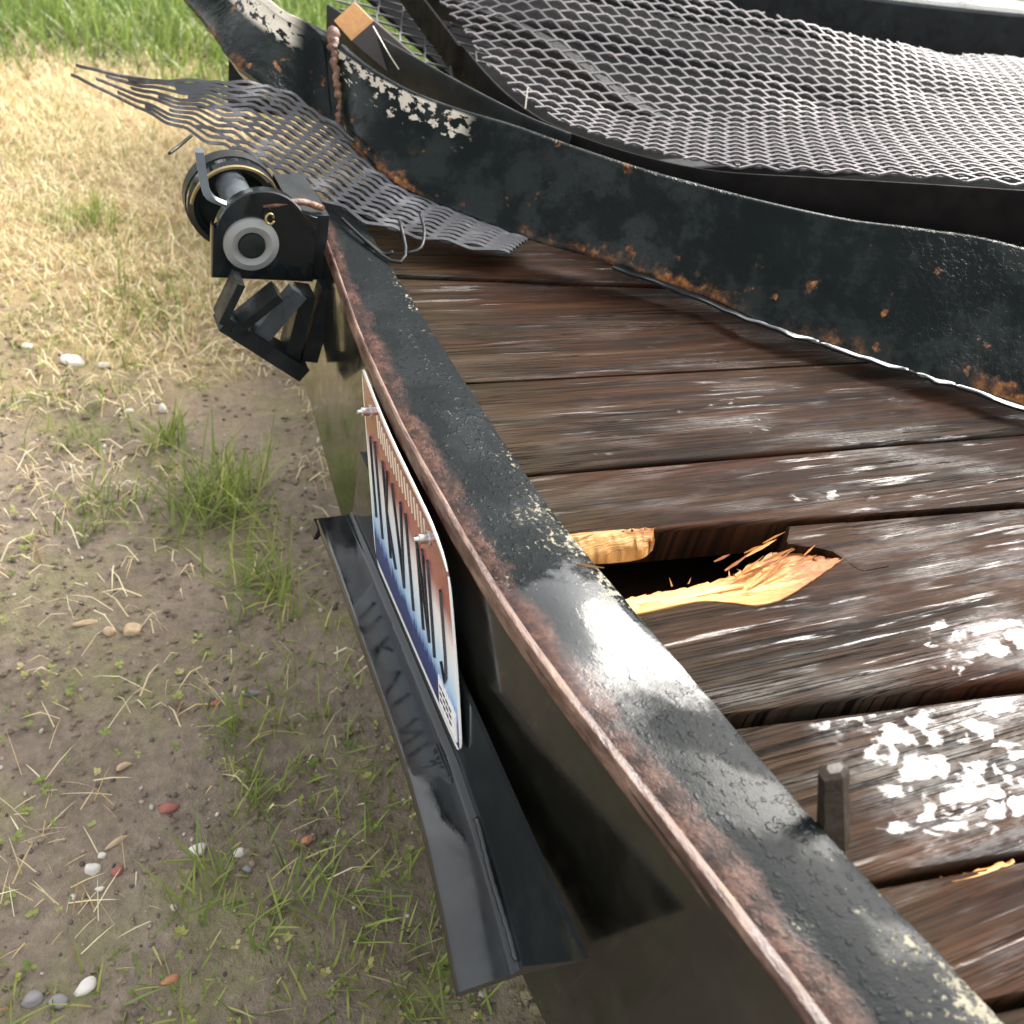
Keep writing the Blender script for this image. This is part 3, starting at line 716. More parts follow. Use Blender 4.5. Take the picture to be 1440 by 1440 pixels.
# torn wood on the broken board (a bevel of bright fibre from the board's face down into the hole)
def torn(name, upper, lower, parent, ztop, zlow, seed, tintf, n=70, mrow=9, amp=.003):
    A, B = spl([(*p, ztop) for p in lower], n), spl([(*p, zlow) for p in upper], n)
    secs, uvs, t = [], [], []
    for i in range(n):
        row = []
        for j in range(mrow):
            f = j / (mrow - 1); q = A[i] * (1 - f) + B[i] * f
            d = amp * (fbm(q[0] * 30, q[1] * 420, 3, seed) - .5) * math.sin(min(1, f * 1.4) * math.pi * .5)
            jag = (.004 * f + .007 * max(0, i / (n - 1) - .55)) * (vnoise(q[0] * 260, f * 3, seed + 2) - .5)
            row.append((q[0] + jag, q[1] + jag, q[2] + d + .0015 * math.sin(f * math.pi)))
            uvs.append((q[0], q[1])); t.append(tintf(i / (n - 1), f))
        row.append((B[i][0], B[i][1] - .002, zlow - .008)); uvs.append((B[i][0], B[i][1])); t.append(.3)
        row.append((A[i][0], A[i][1] - .002, zlow - .008)); uvs.append((A[i][0], A[i][1])); t.append(.3)
        secs.append(row)
    return MB().loft(secs, True, True, uvs).build(name, M_SPL, parent, smooth='auto', tint=t)
zt6 = ZD + DZB[6]
torn('torn_wood', [(.055, -.034), (.082, -.030), (.135, -.030), (.175, -.027), (.198, -.023), (.222, -.014), (.25, -.009), (.275, -.017), (.296, -.030)],
     [(.05, -.056), (.087, -.0555), (.135, -.054), (.16, -.060), (.180, -.067), (.205, -.066), (.235, -.057), (.262, -.047), (.296, -.034)],
     boards[6], zt6 + .0012, zt6 - .010, 5, lambda u, f: .05 + .9 * max(0, (u - .45)) / .55 + .25 * abs(f - .5), n=130, mrow=15, amp=.007)
# a lighter fillet: one long clean fibre lying on the tear
b = MB(); t = []
secs = []; uvs = []
P0 = spl([(.05, -.047, zt6 - .002), (.09, -.0455, zt6 - .0015), (.14, -.044, zt6 - .001), (.185, -.045, zt6 - .002)], 24)
for i, p in enumerate(P0):
    w_ = .0055 * (1 - (i / 23) ** 2) + .0008
    secs.append([(p[0], p[1] - w_, p[2] - .004), (p[0], p[1] - w_, p[2] + .0005), (p[0], p[1] + w_, p[2] + .002), (p[0], p[1] + w_, p[2] - .004)]); uvs += [(p[0], p[1] + q) for q in (0, .001, .003, .004)]
b.loft(secs, True, True, uvs).build('torn_wood', M_SPL, boards[6], tint=[0] * len(uvs))
b = MB(); t = []
for i in range(30):
    u = random.random(); a0 = np.array([.175 + .085 * u, -.058 + .045 * random.random() + .012 * u, zt6 + random.uniform(-.006, .0015)])
    d = np.array([1, .34 + random.uniform(-.12, .14), random.uniform(-.02, .05)]); L_ = random.uniform(.018, .05) * (1.0 - .35 * u); d = d / np.linalg.norm(d) * L_
    w_ = random.uniform(.0006, .0018); sd = np.array([-.3, .95, 0]) * w_
    b.loft([[a0 - sd * .5, a0 + sd * .5, a0 + (0, 0, .001)], [a0 + d * .5 - sd, a0 + d * .5 + sd, a0 + d * .5 + (0, 0, .0022)], [a0 + d - sd * .1, a0 + d + sd * .1, a0 + d + (0, 0, .0006)]], True, True, [(a0[0], a0[1] + q) for q in (0, .002, .001)] * 3)
    t += [random.uniform(.1, .9)] * 9
b.build('wood_fibres', M_SPL, boards[6], tint=t, kind='stuff')
b = MB(); t = []
for i in range(9):
    u = random.random(); base = np.array([.10 + .17 * u, -.031 + .022 * max(0, (u - .55)) / .45 * 1.0, zt6 - .006 + random.uniform(0, .004)])
    L_ = random.uniform(.003, .009) * (1.6 if i % 9 == 0 else 1); d = np.array([random.uniform(-1, .6), random.uniform(.2, .9), random.uniform(-.1, .9)]); d = d / np.linalg.norm(d)
    wv = np.array([.0007, 0, .0003]); tip = base + d * L_
    b.add([base - wv, base + wv, tip, base + (0, .0006, -.0008)], [(0, 1, 2), (1, 3, 2), (3, 0, 2)], [(base[0], base[1])] * 4); t += [u * .6] * 4
b.build('splinters', M_SPL, boards[6], tint=t, kind='stuff')
zt5 = ZD + DZB[5]
torn('torn_wood', [(.05, .027), (.079, .024), (.11, .020), (.135, .020), (.150, .0275)], [(.05, .036), (.079, .0355), (.11, .0335), (.13, .0315), (.152, .030)], boards[5], zt5 + .0006, zt5 - .012, 15, lambda u, f: .2 + .8 * max(0, u - .4), amp=.002)
# little fresh splinters caught on the rail
b = MB(); t = []
for (p, q, w_) in (((.045, -.010, .0008), (.070, -.021, .0022), .0014), ((.066, .012, .0005), (.080, .016, .001), .0016)):
    p, q = np.array(p), np.array(q); s_ = np.array([.3, .9, 0]) * w_
    b.loft([[p - s_ * .4, p + s_ * .4, p + (0, 0, .0008)], [(p + q) / 2 - s_, (p + q) / 2 + s_, (p + q) / 2 + (0, 0, .0018)], [q - s_ * .2, q + s_ * .2, q + (0, 0, .0005)]]); t += [0] * 9
sp = b.build('wood_splinter', M_SPL, None, tint=t); tag(sp, 'two slivers of fresh yellow wood lying on the rail by the broken board', 'splinter')
# orange bare corner on the edge of the board below
torn('torn_wood', [(.165, -.2895), (.185, -.2915), (.215, -.295)], [(.165, -.2955), (.185, -.2975), (.215, -.298)], boards[8], ZD + DZB[8] + .0005, ZD + DZB[8] - .006, 25, lambda u, f: .35, n=20, amp=.001)

# ---- plate bracket: a length of angle under the plate, drooping toward the near end
def foldz(y): return np.interp(y, [-.195, -.15, -.099, -.048, .187, .26], [-.192, -.176, -.162, -.156, -.163, -.168])
def xbr(y): return float(np.interp(y, [-.2, .26], [-.028, -.014]))
secs, uv = [], []
for y in np.linspace(.262, -.195, 60):
    fz = float(foldz(y)); top = -.092; ox = float(np.interp(y, [-.192, -.101, .021, .261], [-.077, -.070, -.063, -.053])); XB = xbr(y)
    ys_ = y - .045 * max(0, min(1, (-.03 - y) / .165)) ** 2; yo = y
    row = [(XB, ys_, top), (XB - .0035, ys_, top), (XB - .0035, y, fz + .007), (XB - .0045, y, fz + .0035), (XB - .008, y, fz + .001)]
    row += [(XB - .011, y, fz + .0005), (ox + .005, yo, fz + .0004), (ox + .0016, yo, fz + .0001), (ox, yo, fz - .0022), (ox, yo, fz - .0055), (ox + .002, yo, fz - .007), (XB, y, fz - .006)]
    secs.append(row); uv += [(y, v) for v in np.linspace(0, 1, len(row))]
# tuck the ends for a rounded lip
SH = MB().loft(secs, True, True, uv).build('plate_bracket', M_SHELF, TR, smooth='auto')
b = MB(); b.tube([(xbr(y) - .0055 - .0007 * math.sin(y * 80), y, float(foldz(y)) + .0030) for y in np.linspace(-.19, -.095, 24)], [.0016 + .0014 * abs(math.sin(i * 1.3)) for i in range(24)], 8).build('sealant_bead', M_SHELF, SH, smooth=True)
b = MB()
b.loft([[(-.046, y, float(foldz(y)) - .003), (-.0545, y, float(foldz(y)) - .003), (-.058, y, float(foldz(y)) - .016), (-.054, y, float(foldz(y)) - .017)] for y in (.266, .25)]).build('turned_lip', M_SHELF, SH)

# ---- number plate, bent
XP = -.036
def plate_pt(u, v, off=0.0):
    """u 0 far .. 1 near, v 0 bottom .. 1 top"""
    u = np.asarray(u, float); v = np.asarray(v, float)
    yT = .285 + (.016 - .285) * u; zT = -.009 + .003 * u - .012 * np.clip((u - .8) / .2, 0, 1) ** 2
    yB = .178 + (-.060 - .178) * u; zB = -.153 + .018 * u
    y = yB + (yT - yB) * v; z = zB + (zT - zB) * v
    x = -.0185 - .0105 * u - .003 * (1 - v) - .005 * np.sin(u * 3.14) * v - .004 * np.exp(-((u - 1) / .25) ** 2) * v ** 2 - off
    return np.stack([x, y, z], -1)
uu, vv = np.linspace(0, 1, 49), np.linspace(0, 1, 25)
rc = .06
b = MB(); vv2, uv2 = [], []
for u in uu:
    for v in vv:
        # round the corners
        au, av = u, v; du = min(u, 1 - u) * 2; dv = min(v, 1 - v)
        if du < rc * 2 and dv < rc * 2:
            cu, cv = rc * 2 - du, rc * 2 - dv; d = math.hypot(cu, cv)
            if d > rc * 2:
                s_ = rc * 2 / d; nu_, nv_ = rc * 2 - cu * s_, rc * 2 - cv * s_
                au = nu_ / 2 if u < .5 else 1 - nu_ / 2; av = nv_ if v < .5 else 1 - nv_
        vv2.append(plate_pt(au, av)); uv2.append((au, av))
n1, n2 = len(uu), len(vv)
back = [p + np.array([.0012, 0, 0]) for p in vv2]
F = [(i * n2 + j, i * n2 + j + 1, (i + 1) * n2 + j + 1, (i + 1) * n2 + j) for i in range(n1 - 1) for j in range(n2 - 1)]
o_ = n1 * n2; ring = [i * n2 for i in range(n1)] + [(n1 - 1) * n2 + j for j in range(1, n2)] + [i * n2 + n2 - 1 for i in range(n1 - 2, -1, -1)] + [j for j in range(n2 - 2, 0, -1)]
F += [tuple(o_ + q for q in f[::-1]) for f in F] + [(ring[i], ring[(i + 1) % len(ring)], o_ + ring[(i + 1) % len(ring)], o_ + ring[i]) for i in range(len(ring))]
PL = b.add(vv2 + back, F, uv2 + uv2).build('license_plate', M_PLATE, TR, smooth='auto')
tag(PL, label='bent red white and blue number plate with black embossed characters')
def strokes(name, lines, wu, mat, off=.0018, n=8):
    b = MB()
    for ln in lines:
        L_ = np.array(ln, float); P2 = spl(np.c_[L_, np.zeros(len(L_))], n)[:, :2] if len(L_) > 2 else np.array([L_[0] + (L_[1] - L_[0]) * t for t in np.linspace(0, 1, n)])
        T = np.gradient(P2, axis=0); T[:, 0] *= 2; T /= np.linalg.norm(T, axis=1)[:, None]; nrm = np.stack([-T[:, 1] / 2, T[:, 0]], 1)
        secs = []
        for p, q in zip(P2, nrm):
            a, c = p + q * wu, p - q * wu
            secs.append([plate_pt(*a, -.0002), plate_pt(*(p + q * wu * .7), off), plate_pt(*(p - q * wu * .7), off), plate_pt(*c, -.0002)])
        b.loft(secs)
    return b.build(name, mat, PL)
J = [(.895, .74), (.895, .36), (.885, .26), (.86, .25), (.845, .32)]
CH = [[J], [[(.775, .74), (.775, .26)]], [[(.665, .74), (.665, .28)], [(.665, .74), (.725, .28)], [(.725, .74), (.725, .28)]] , [[(.555, .74), (.555, .26)]], [[(.40, .74), (.45, .27)], [(.50, .74), (.45, .27)]], [[(.28, .74), (.28, .26)], [(.28, .5), (.34, .74)], [(.28, .5), (.345, .26)]], [[(.17, .74), (.17, .26)]], [[(.09, .7), (.09, .3)]]]
for c in CH: strokes('plate_character', c, .012, M_INK)
strokes('plate_heading', [[(u, .93), (u, .82)] for u in np.linspace(.24, .76, 17)], .0045, M_CREAM, .0006, 3)
b = MB(); st = [(.80, .05), (.965, .05), (.965, .20), (.80, .20)]
b.add([plate_pt(*p, .0009) for p in st] + [plate_pt(*p, -.0003) for p in st], [(0, 1, 2, 3), (7, 6, 5, 4), (0, 4, 5, 1), (1, 5, 6, 2), (2, 6, 7, 3), (3, 7, 4, 0)]).build('plate_sticker', M_WHITE, PL)
strokes('sticker_print', [[(.815 + .03 * i, v), (.835 + .03 * i, v)] for i in range(4) for v in (.09, .125, .16)], .008, M_INK, .0013, 3)
for (u, v) in ((.13, .86), (.80, .88)):
    c = plate_pt(u, v, 0.0); b = MB()
    b.tube([c + (-.012, 0, 0), c + (-.0085, 0, 0), c + (-.008, 0, 0), c + (-.0015, 0, 0), c + (-.001, 0, 0), c], [.0018, .0022, .0040, .0040, .0064, .0064], 12).build('plate_bolt', M_ZINC, PL, smooth='auto')

# ---- ramp pivot at the far corner
def ring(b, c, ro, ri, y0, y1, n=40):
    a = np.linspace(0, 2 * np.pi, n, endpoint=False); secs = []
    for t in a: secs.append([(c[0] + r * math.cos(t), y, c[1] + r * math.sin(t)) for r, y in ((ri, y0 + .0015), ((ri + ro) / 2, y0 - .0012), (ro, y0 + .0015), (ro, y1), (ri, y1))])
    secs.append(secs[0]); return b.loft(secs, True, False)
def arc(c, r, a0, a1, n): return [(c[0] + r * math.cos(t), c[1] + r * math.sin(t)) for t in np.linspace(a0, a1, n)]
cx, cz = -.071, .002
poly = [(-.109, -.036), (-.004, -.042), (-.004, .03)] + arc((cx + .012, cz + .008), .047, .55, math.pi - .1, 16) + [(-.109, .02)]
PV = MB().prism(poly, .497, .509, .0015).build('pivot_bracket', M_SHELF, TR, smooth='auto')
ring(MB(), (cx, cz), .0275, .0135, .491, .497).build('nylon_washer', M_NYLON, PV, smooth='auto')
MB().tube([(cx, .489, cz), (cx, .4895, cz), (cx, .498, cz)], [.010, .013, .013], 24).build('pivot_bush', M_DARK, PV, smooth='auto')
MB().tube([(cx - .002, .509, cz + .022), (cx - .002, .60, cz + .022)], .016, 24).build('pivot_pin', M_PIN, PV, smooth='auto')
b = MB(); b.tube([(cx + .016 + .004 * math.cos(t), .490 - .0005 * t, cz + .030 + .005 * math.sin(t)) for t in np.linspace(0, 6.0, 18)], .0014, 6).build('cotter_ring', M_BRASS, PV, smooth=True)
b = MB(); ring(b, (cx + .002, .002), .049, .037, .585, .595); b.build('pivot_flange', M_SHELF, PV, smooth='auto')
b = MB(); b.tube([(cx + .002, .596, .002), (cx + .002, .614, .002)], .050, 36).build('pivot_drum', M_DARK, PV, smooth='auto')
b = MB(); A = [(x, .575, z) for x, z in arc((cx + .002, .002), .046, .2, 3.0, 26)]
secs = [[(x, .572, z), (x, .577, z), (cx + (x - cx) * 1.05, .577, z * 1.05), (cx + (x - cx) * 1.05, .572, z * 1.05)] for x, _, z in A]
b.loft(secs).build('retaining_band', M_BRASS, PV, smooth='auto')
b = MB(); b.loft([[(x - .004, y - .002, z), (x + .004, y - .002, z), (x + .004, y + .004, z + .002), (x - .004, y + .004, z + .002)] for x, y, z in spl([(-.118, .515, .086), (-.116, .510, .068), (-.112, .503, .048), (-.098, .502, .040), (-.083, .502, .036)], 14)]).build('strap', M_PIN, PV, smooth='auto')
b = MB(); b.tube(spl([(-.060, .500, .041), (-.042, .500, .043), (-.02, .503, .044), (.004, .512, .034)], 12), .0035, 8).build('hinge_wire', M_RUST, PV, smooth=True)
MB().box((-.008, .555, -.006), .034, .105, .072).build('hinge_block', M_DARK, PV)

# ---- open lamp guard hanging under the pivot
LG = empty('lamp_guard', (0, 0, 0), None, None); LG.parent = TR; LG.location = Vector((-.05, .47, Z0 - .06)) - TR.location
def bar(a, b_, w_, d, name='guard_bar', mat=M_DARK):
    a, b_ = np.array(a), np.array(b_); t = (b_ - a) / np.linalg.norm(b_ - a); p = np.cross(t, (0, 1, 0)); p /= np.linalg.norm(p); q = np.array((0, 1, 0.))
    mb = MB(); mb.loft([[c + p * s1 * w_ / 2 + q * s2 * d / 2 for s1, s2 in ((-1, -1), (1, -1), (1, 1), (-1, 1))] for c in (a, b_)])
    return mb.build(name, mat, LG)
bar((-.088, .47, -.022), (-.106, .47, -.066), .008, .030)
bar((-.050, .465, -.034), (-.094, .465, -.074), .009, .030)
bar((-.028, .468, -.036), (-.066, .468, -.088), .020, .012, mat=M_PIN)
bar((-.104, .472, -.066), (-.018, .472, -.132), .017, .032)
bar((-.018, .478, -.040), (-.032, .478, -.124), .016, .03)
bar((.006, .478, -.035), (-.010, .478, -.122), .018, .02)

# ------------------------------------------------------------------ RAMP GATE (bent, folded over the deck)
GT = empty('ramp_gate', (.5, .5, Z0), 'buckled black ramp gate with expanded metal folded over the deck', 'ramp gate')
def plate_beam(name, bot, top, mat, th=.010, nose=.0065, n=120, parent=GT):
    B, T = spl(bot, n), spl(top, n)
    D = np.gradient((B + T) / 2, axis=0); D /= np.linalg.norm(D, axis=1)[:, None]
    secs, uv = [], []
    cs = (B + T) / 2; uc = np.r_[0, np.cumsum(np.linalg.norm(np.diff(cs, axis=0), axis=1))]
    for i in range(n):
        up = T[i] - B[i]; H = np.linalg.norm(up); up = up / H; back = np.cross(up, D[i]); back /= np.linalg.norm(back)
        if back[1] < 0: back = -back
        row, vs = [], []
        def put(a, c, v): row.append(B[i] + up * a + back * c); vs.append(v)
        jit = .0025 * (vnoise(uc[i] * 45, 2., 6) - .5)
        put(.003 + jit, .0016, 0); put(.006 + jit, 0, .02)
        for t in np.linspace(.1, .9, 9): put(H * t, .0015 * math.sin(t * 9 + uc[i] * 6) * .5, t)
        put(H - nose, -.0005, .95)
        for a in np.linspace(.3, 2.8, 6): put(H - nose + nose * math.sin(a), nose * 1.0 - nose * math.cos(a) - .0004, .97)
        put(H - nose * 2, th, 1.2); put(.004, th, 1.5)
        secs.append(row); uv += [(uc[i], v) for v in vs]
    return MB().loft(secs, True, True, uv).build(name, mat, parent, smooth='auto')
BB = [(1.16, -.38, .006), (.92, -.14, .005), (.655, .112, .003), (.575, .182, .003), (.516, .233, .003), (.469, .275, .003), (.434, .308, .003), (.405, .352, .003), (.366, .398, .003), (.323, .440, .003), (.280, .469, .004), (.224, .507, .007), (.171, .555, .013), (.119, .608, .020), (.088, .695, .030), (.094, .77, .034)]
BT = [(1.194, -.237, .149), (.958, -.005, .138), (.698, .242, .126), (.608, .300, .119), (.543, .341, .110), (.479, .384, .106), (.413, .431, .104), (.347, .478, .104), (.287, .537, .105), (.237, .587, .107), (.188, .639, .105), (.137, .697, .108), (.095, .779, .117), (.087, .812, .123)]
GB = plate_beam('gate_beam', BB, BT, M_BEAM)
secs = []
for i, p in enumerate(spl(BB[1:10], 120)):     # ragged wet lip along the foot of the beam
    d = np.array((-.70, -.71, 0)); w_ = .0005 + .014 * max(0., float(vnoise(i * .26, 6., 2)) - .38) + .002 * float(vnoise(i * .9, 3., 2)); z = p[2] + .0012 * float(vnoise(i * .5, 2., 4))
    secs.append([p - d * .004 + (0, 0, z - p[2] + .0014), p + d * w_ * .6 + (0, 0, z - p[2] + .0008), p + d * w_ + (0, 0, z - p[2]), p + d * w_ + (0, 0, z - p[2] - .003), p - d * .004 + (0, 0, -.003)])
MB().loft(secs).build('beam_foot', M_SHELF, GB, smooth='auto')
SB = [(.200, .585, .002), (.107, .680, .012), (.066, .790, .030), (.033, .803, .045), (.002, .823, .060), (-.021, .870, .066), (-.029, .978, .070), (-.039, 1.112, .070), (-.036, 1.263, .070), (-.03, 1.6, .07)]
ST_ = [(.215, .661, .051), (.122, .775, .086), (.084, .861, .123), (.054, .919, .128), (.045, .954, .130), (.025, 1.025, .134), (.015, 1.172, .140), (.014, 1.355, .137), (.025, 1.684, .13)]
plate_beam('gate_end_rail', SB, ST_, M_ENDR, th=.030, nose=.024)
# rusty weld between the two
b = MB(); pts = spl([(.089, .815, .128), (.088, .80, .118), (.088, .79, .104), (.089, .778, .088), (.090, .768, .070), (.092, .762, .052), (.093, .760, .036)], 44)
b.tube(pts + np.array([[-.002 + .004 * (vnoise(i_ * .6, 4., 2) - .5), -.004, .005 * (vnoise(i_ * .45, 1., 5) - .5)] for i_ in range(44)]), [.003 + .0045 * float(vnoise(i * .8, 1., 3)) * (1.6 if i < 10 else .7) for i in range(44)], 10).build('weld_bead', M_RUST, GT, smooth=True)

def flat_bar(name, line, drop, mat, th=.005, lean=(0, 0)):
    P = spl(line, 80); secs = []; drops = np.interp(np.linspace(0, 1, 80), np.linspace(0, 1, len(drop)), drop) if isinstance(drop, list) else np.full(80, drop)
    D = np.gradient(P, axis=0); D[:, 2] = 0; D /= np.linalg.norm(D, axis=1)[:, None]
    for p, d, drop in zip(P, D, drops):
        q = np.array([-d[1], d[0], 0]); q = q if q[1] > 0 else -q
        dn = np.array([lean[0], lean[1], -1.0]) * drop
        secs.append([p + dn, p + dn * .02 - q * .0004, p + q * .001 + (0, 0, .0012), p + q * (th - .001) + (0, 0, .001), p + q * th, p + q * th + dn])
    return MB().loft(secs).build(name, mat, GT, smooth='auto')
NE = [(.318, 1.454, .155), (.317, 1.254, .131), (.316, 1.089, .111), (.316, .859, .086), (.334, .748, .074), (.355, .663, .077), (.403, .567, .087), (.454, .479, .105), (.541, .414, .127), (.633, .348, .150), (.722, .294, .168), (.807, .254, .182), (1.05, .16, .20)]
flat_bar('edge_bar', [(x - .004, y - .004, z - .003) for x, y, z in NE], [.04, .04, .04, .045, .06, .09, .12, .14], M_STRIP)
flat_bar('inner_bar', [(.14, 1.02, .105), (.177, .93, .098), (.24, .80, .088), (.30, .70, .080), (.345, .64, .078)], .07, M_DARK, lean=(.1, .1))

def interp_z(ctrl):
    Pc = np.array(ctrl, float); n = len(Pc); D = np.linalg.norm(Pc[:, None, :2] - Pc[None, :, :2], axis=2)
    A = np.zeros((n + 3, n + 3)); A[:n, :n] = D + np.eye(n) * -1e-3; A[:n, n] = 1; A[:n, n + 1:] = Pc[:, :2]; A[n, :n] = 1; A[n + 1:, :n] = Pc[:, :2].T
    w_ = np.linalg.solve(A, np.r_[Pc[:, 2], 0, 0, 0])
    def f(xy):
        d = np.linalg.norm(xy[:, None, :] - Pc[None, :, :2], axis=2)
        return d @ w_[:n] + w_[n] + xy @ w_[n + 1:]
    return f
def inside(xy, poly):
    P = np.array(poly, float); q = np.roll(P, -1, 0); x, y = xy[:, 0:1], xy[:, 1:2]
    c = ((P[:, 1] > y) != (q[:, 1] > y)) & (x < (q[:, 0] - P[:, 0]) * (y - P[:, 1]) / (q[:, 1] - P[:, 1] + 1e-12) + P[:, 0])
    return c.sum(1) % 2 == 1
def strand_rows(rows, wd, th, b):
    """rows: list of (P, Nrm, W) arrays; ribbon with rectangular section"""
    for P, Nr, W in rows:
        if len(P) < 2: continue
        secs = np.stack([P - W * wd / 2 - Nr * th / 2, P + W * wd / 2 - Nr * th / 2, P + W * wd / 2 + Nr * th / 2, P - W * wd / 2 + Nr * th / 2], 1)
        n = len(P); o = len(b.v); b.v += secs.reshape(-1, 3).tolist(); b.uv += [(0, 0)] * (n * 4)
        for i in range(n - 1):
            for j in range(4):
                k2 = (j + 1) % 4; b.f.append((o + i * 4 + j, o + i * 4 + k2, o + i * 4 + 4 + k2, o + i * 4 + 4 + j))
        b.f.append((o + 3, o + 2, o + 1, o)); e = o + (n - 1) * 4; b.f.append((e, e + 1, e + 2, e + 3))
TRI = lambda s: 1 - 4 * np.abs(((s + .25) % 1.0) - .5)               # triangle wave, period 1
def wave(s): return np.clip(TRI(s) * 1.22, -1, 1)
RANK = [0, .88, .5, .75, .3, .92, .6, .8, .15, .85, .55, .7, .4, .95, .65, .78, .2, .9, .58, .72, .35, .87, .5, 0]
def expanded(name, to3d, plen, qlen, mat, LWD=.0508, SWD=.0235, wd=.0036, th=.0024, keep=None, lift=.0016, parent=GT, per=10, wob=0.0, tilt=.2, prune=None):
    h = SWD / 2; nk = int(qlen / h); b = MB(); rows = []
    s = np.arange(0, plen, LWD / per)
    for kk in range(nk):
        sg = 1 if kk % 2 == 0 else -1; wv = wave(s / LWD)
        q = (kk + .5) * h + sg * h / 2 * wv * .93
        q = q + wob * (fbm(s * 6, np.full_like(s, kk * .09), 2, 12) - .5)
        P, Nr = to3d(s, q)
        P = P + Nr * (sg * wv * lift)[:, None]
        T = np.gradient(P, axis=0); T /= np.linalg.norm(T, axis=1)[:, None] + 1e-9
        W = np.cross(Nr, T); W /= np.linalg.norm(W, axis=1)[:, None] + 1e-9
        # strands stand a little on edge, as in expanded sheet
        W2 = W * .9 + Nr * tilt; W2 /= np.linalg.norm(W2, axis=1)[:, None]; N2 = np.cross(T, W2)
        ok = np.ones(len(s), bool) if keep is None else keep(P)
        if prune is not None: ok &= prune(s) >= RANK[kk % 24]
        st = 0
        while st < len(s):
            if not ok[st]: st += 1; continue
            en = st
            while en < len(s) and ok[en]: en += 1
            rows.append((P[st:en], N2[st:en], W2[st:en])); st = en
    strand_rows(rows, wd, th, b)
    return b.build(name, mat, parent)
# large sheet
NEc = NE[:-1]; MID = [(.40, 1.40, .175), (.412, 1.262, .171), (.438, 1.141, .170), (.456, 1.005, .147), (.453, .879, .105), (.466, .752, .071), (.613, .732, .085), (.808, .746, .103), (1.036, .772, .125), (1.272, .796, .149), (1.517, .772, .176)]
FAR = [(.60, 1.50, .25), (.595, 1.357, .238), (.614, 1.273, .224), (.640, 1.180, .205), (.670, 1.099, .185), (.762, 1.017, .174), (.888, .951, .172), (1.084, .937, .160), (1.262, .972, .140), (1.528, 1.027, .137), (1.881, 1.038, .147)]
fz = interp_z(NE + MID + FAR)
POLY = [(x + .006, y + .006) for x, y, z in NE] + [(1.6, .2), (1.95, .9)] + [(x, y) for x, y, z in FAR[::-1]]
ep = np.array([.82, -.572]); eq = np.array([.572, .82]); OO = np.array([-.66, 1.05])
def sheet(s, q):
    s = np.asarray(s); q = np.broadcast_to(q, s.shape)
    xy = OO + s[:, None] * ep + q[:, None] * eq; z = fz(xy); e = .004
    zx = (fz(xy + (e, 0)) - z) / e; zy = (fz(xy + (0, e)) - z) / e
    Nr = np.stack([-zx, -zy, np.ones_like(z)], 1); Nr /= np.linalg.norm(Nr, axis=1)[:, None]
    return np.c_[xy, z + .002], Nr
expanded('mesh_sheet', sheet, 3.0, 1.95, M_MESH, LWD=.049, SWD=.0255, wd=.0029, th=.0024, keep=lambda P: inside(P[:, :2], POLY))
# cross bars carrying the sheet
flat_bar('mesh_bar', [(.33, 1.2, .105), (.45, .98, .10), (.60, .76, .05), (.85, .66, .07), (1.25, .55, .13)], .03, M_DARK, th=.03)
flat_bar('mesh_bar', [(.41, .60, .05), (.62, .62, .06), (.85, .64, .075), (1.2, .62, .10)], .03, M_DARK, th=.03)
# far rail of the gate
DR = spl([(.75, 1.68, .075), (.959, 1.562, .082), (1.090, 1.483, .09), (1.408, 1.313, .118), (1.674, 1.181, .150), (1.888, 1.076, .180), (2.3, .86, .22)], 60)
secs = []
for p in DR: secs.append([p + np.array(d) for d in ((-.014, -.022, -.046), (-.018, -.026, -.042), (-.018, -.026, .040), (-.014, -.022, .046), (.014, .022, .046), (.018, .026, .042), (.018, .026, -.042), (.014, .022, -.046))])
MB().loft(secs).build('far_rail', M_DARK, GT, smooth='auto')
MB().box((1.285, 1.41, .163), .06, .03, .02).build('rail_cleat', M_DARK, GT)
# small sheet seen in the gap behind the beam
def sheet3(s, q):
    s = np.asarray(s); q = np.broadcast_to(q, s.shape); xy = np.array([.10, .80]) + s[:, None] * np.array([.86, .5]) + q[:, None] * np.array([-.5, .86])
    return np.c_[xy, .055 + .0 * q + .05 * (xy[:, 1] - .9)], np.tile([0, -.05, 1.], (len(s), 1))
expanded('back_mesh_sheet', sheet3, .75, .75, M_MESHD, LWD=.06, SWD=.05, wd=.0028, keep=lambda P: inside(P[:, :2], [(.17, .96), (.21, .87), (.33, .66), (.40, .62), (.42, 1.25), (.25, 1.5)]), parent=GT)
# torn strip hanging out at the far corner, over the rail and under the beam
LO = spl([(-.200, .918, .020), (-.119, .788, .020), (-.049, .689, .019), (-.005, .630, .016), (.046, .545, .013), (.105, .506, .008), (.205, .470, .003)], 90)
UP = spl([(-.193, .924, .030), (-.131, .822, .053), (-.029, .800, .063), (.029, .80, .058), (.085, .755, .036), (.15, .645, .017), (.20, .58, .010), (.27, .52, .004)], 90)
TL = float(np.linalg.norm(np.diff(LO, axis=0), axis=1).sum()); TW = .20
def tornsheet(s, q):
    s = np.asarray(s); q = np.broadcast_to(q, s.shape); i = np.clip(s / TL * 89, 0, 88.999); k0 = i.astype(int); f = (i - k0)[:, None]
    A = LO[k0] * (1 - f) + LO[k0 + 1] * f; B = UP[k0] * (1 - f) + UP[k0 + 1] * f; t = (q / TW)[:, None]
    P = A * (1 - t) + B * t; P = P + np.array([0, 0, 1]) * (.003 * np.sin(t * np.pi) + .0006 * np.sin(s[:, None] * 22 + t * 2))
    T = LO[k0 + 1] - LO[k0]; Nr = np.cross(T, B - A + 1e-5); Nr /= np.linalg.norm(Nr, axis=1)[:, None]; Nr = np.where(Nr[:, 2:3] < 0, -Nr, Nr)
    return P, Nr
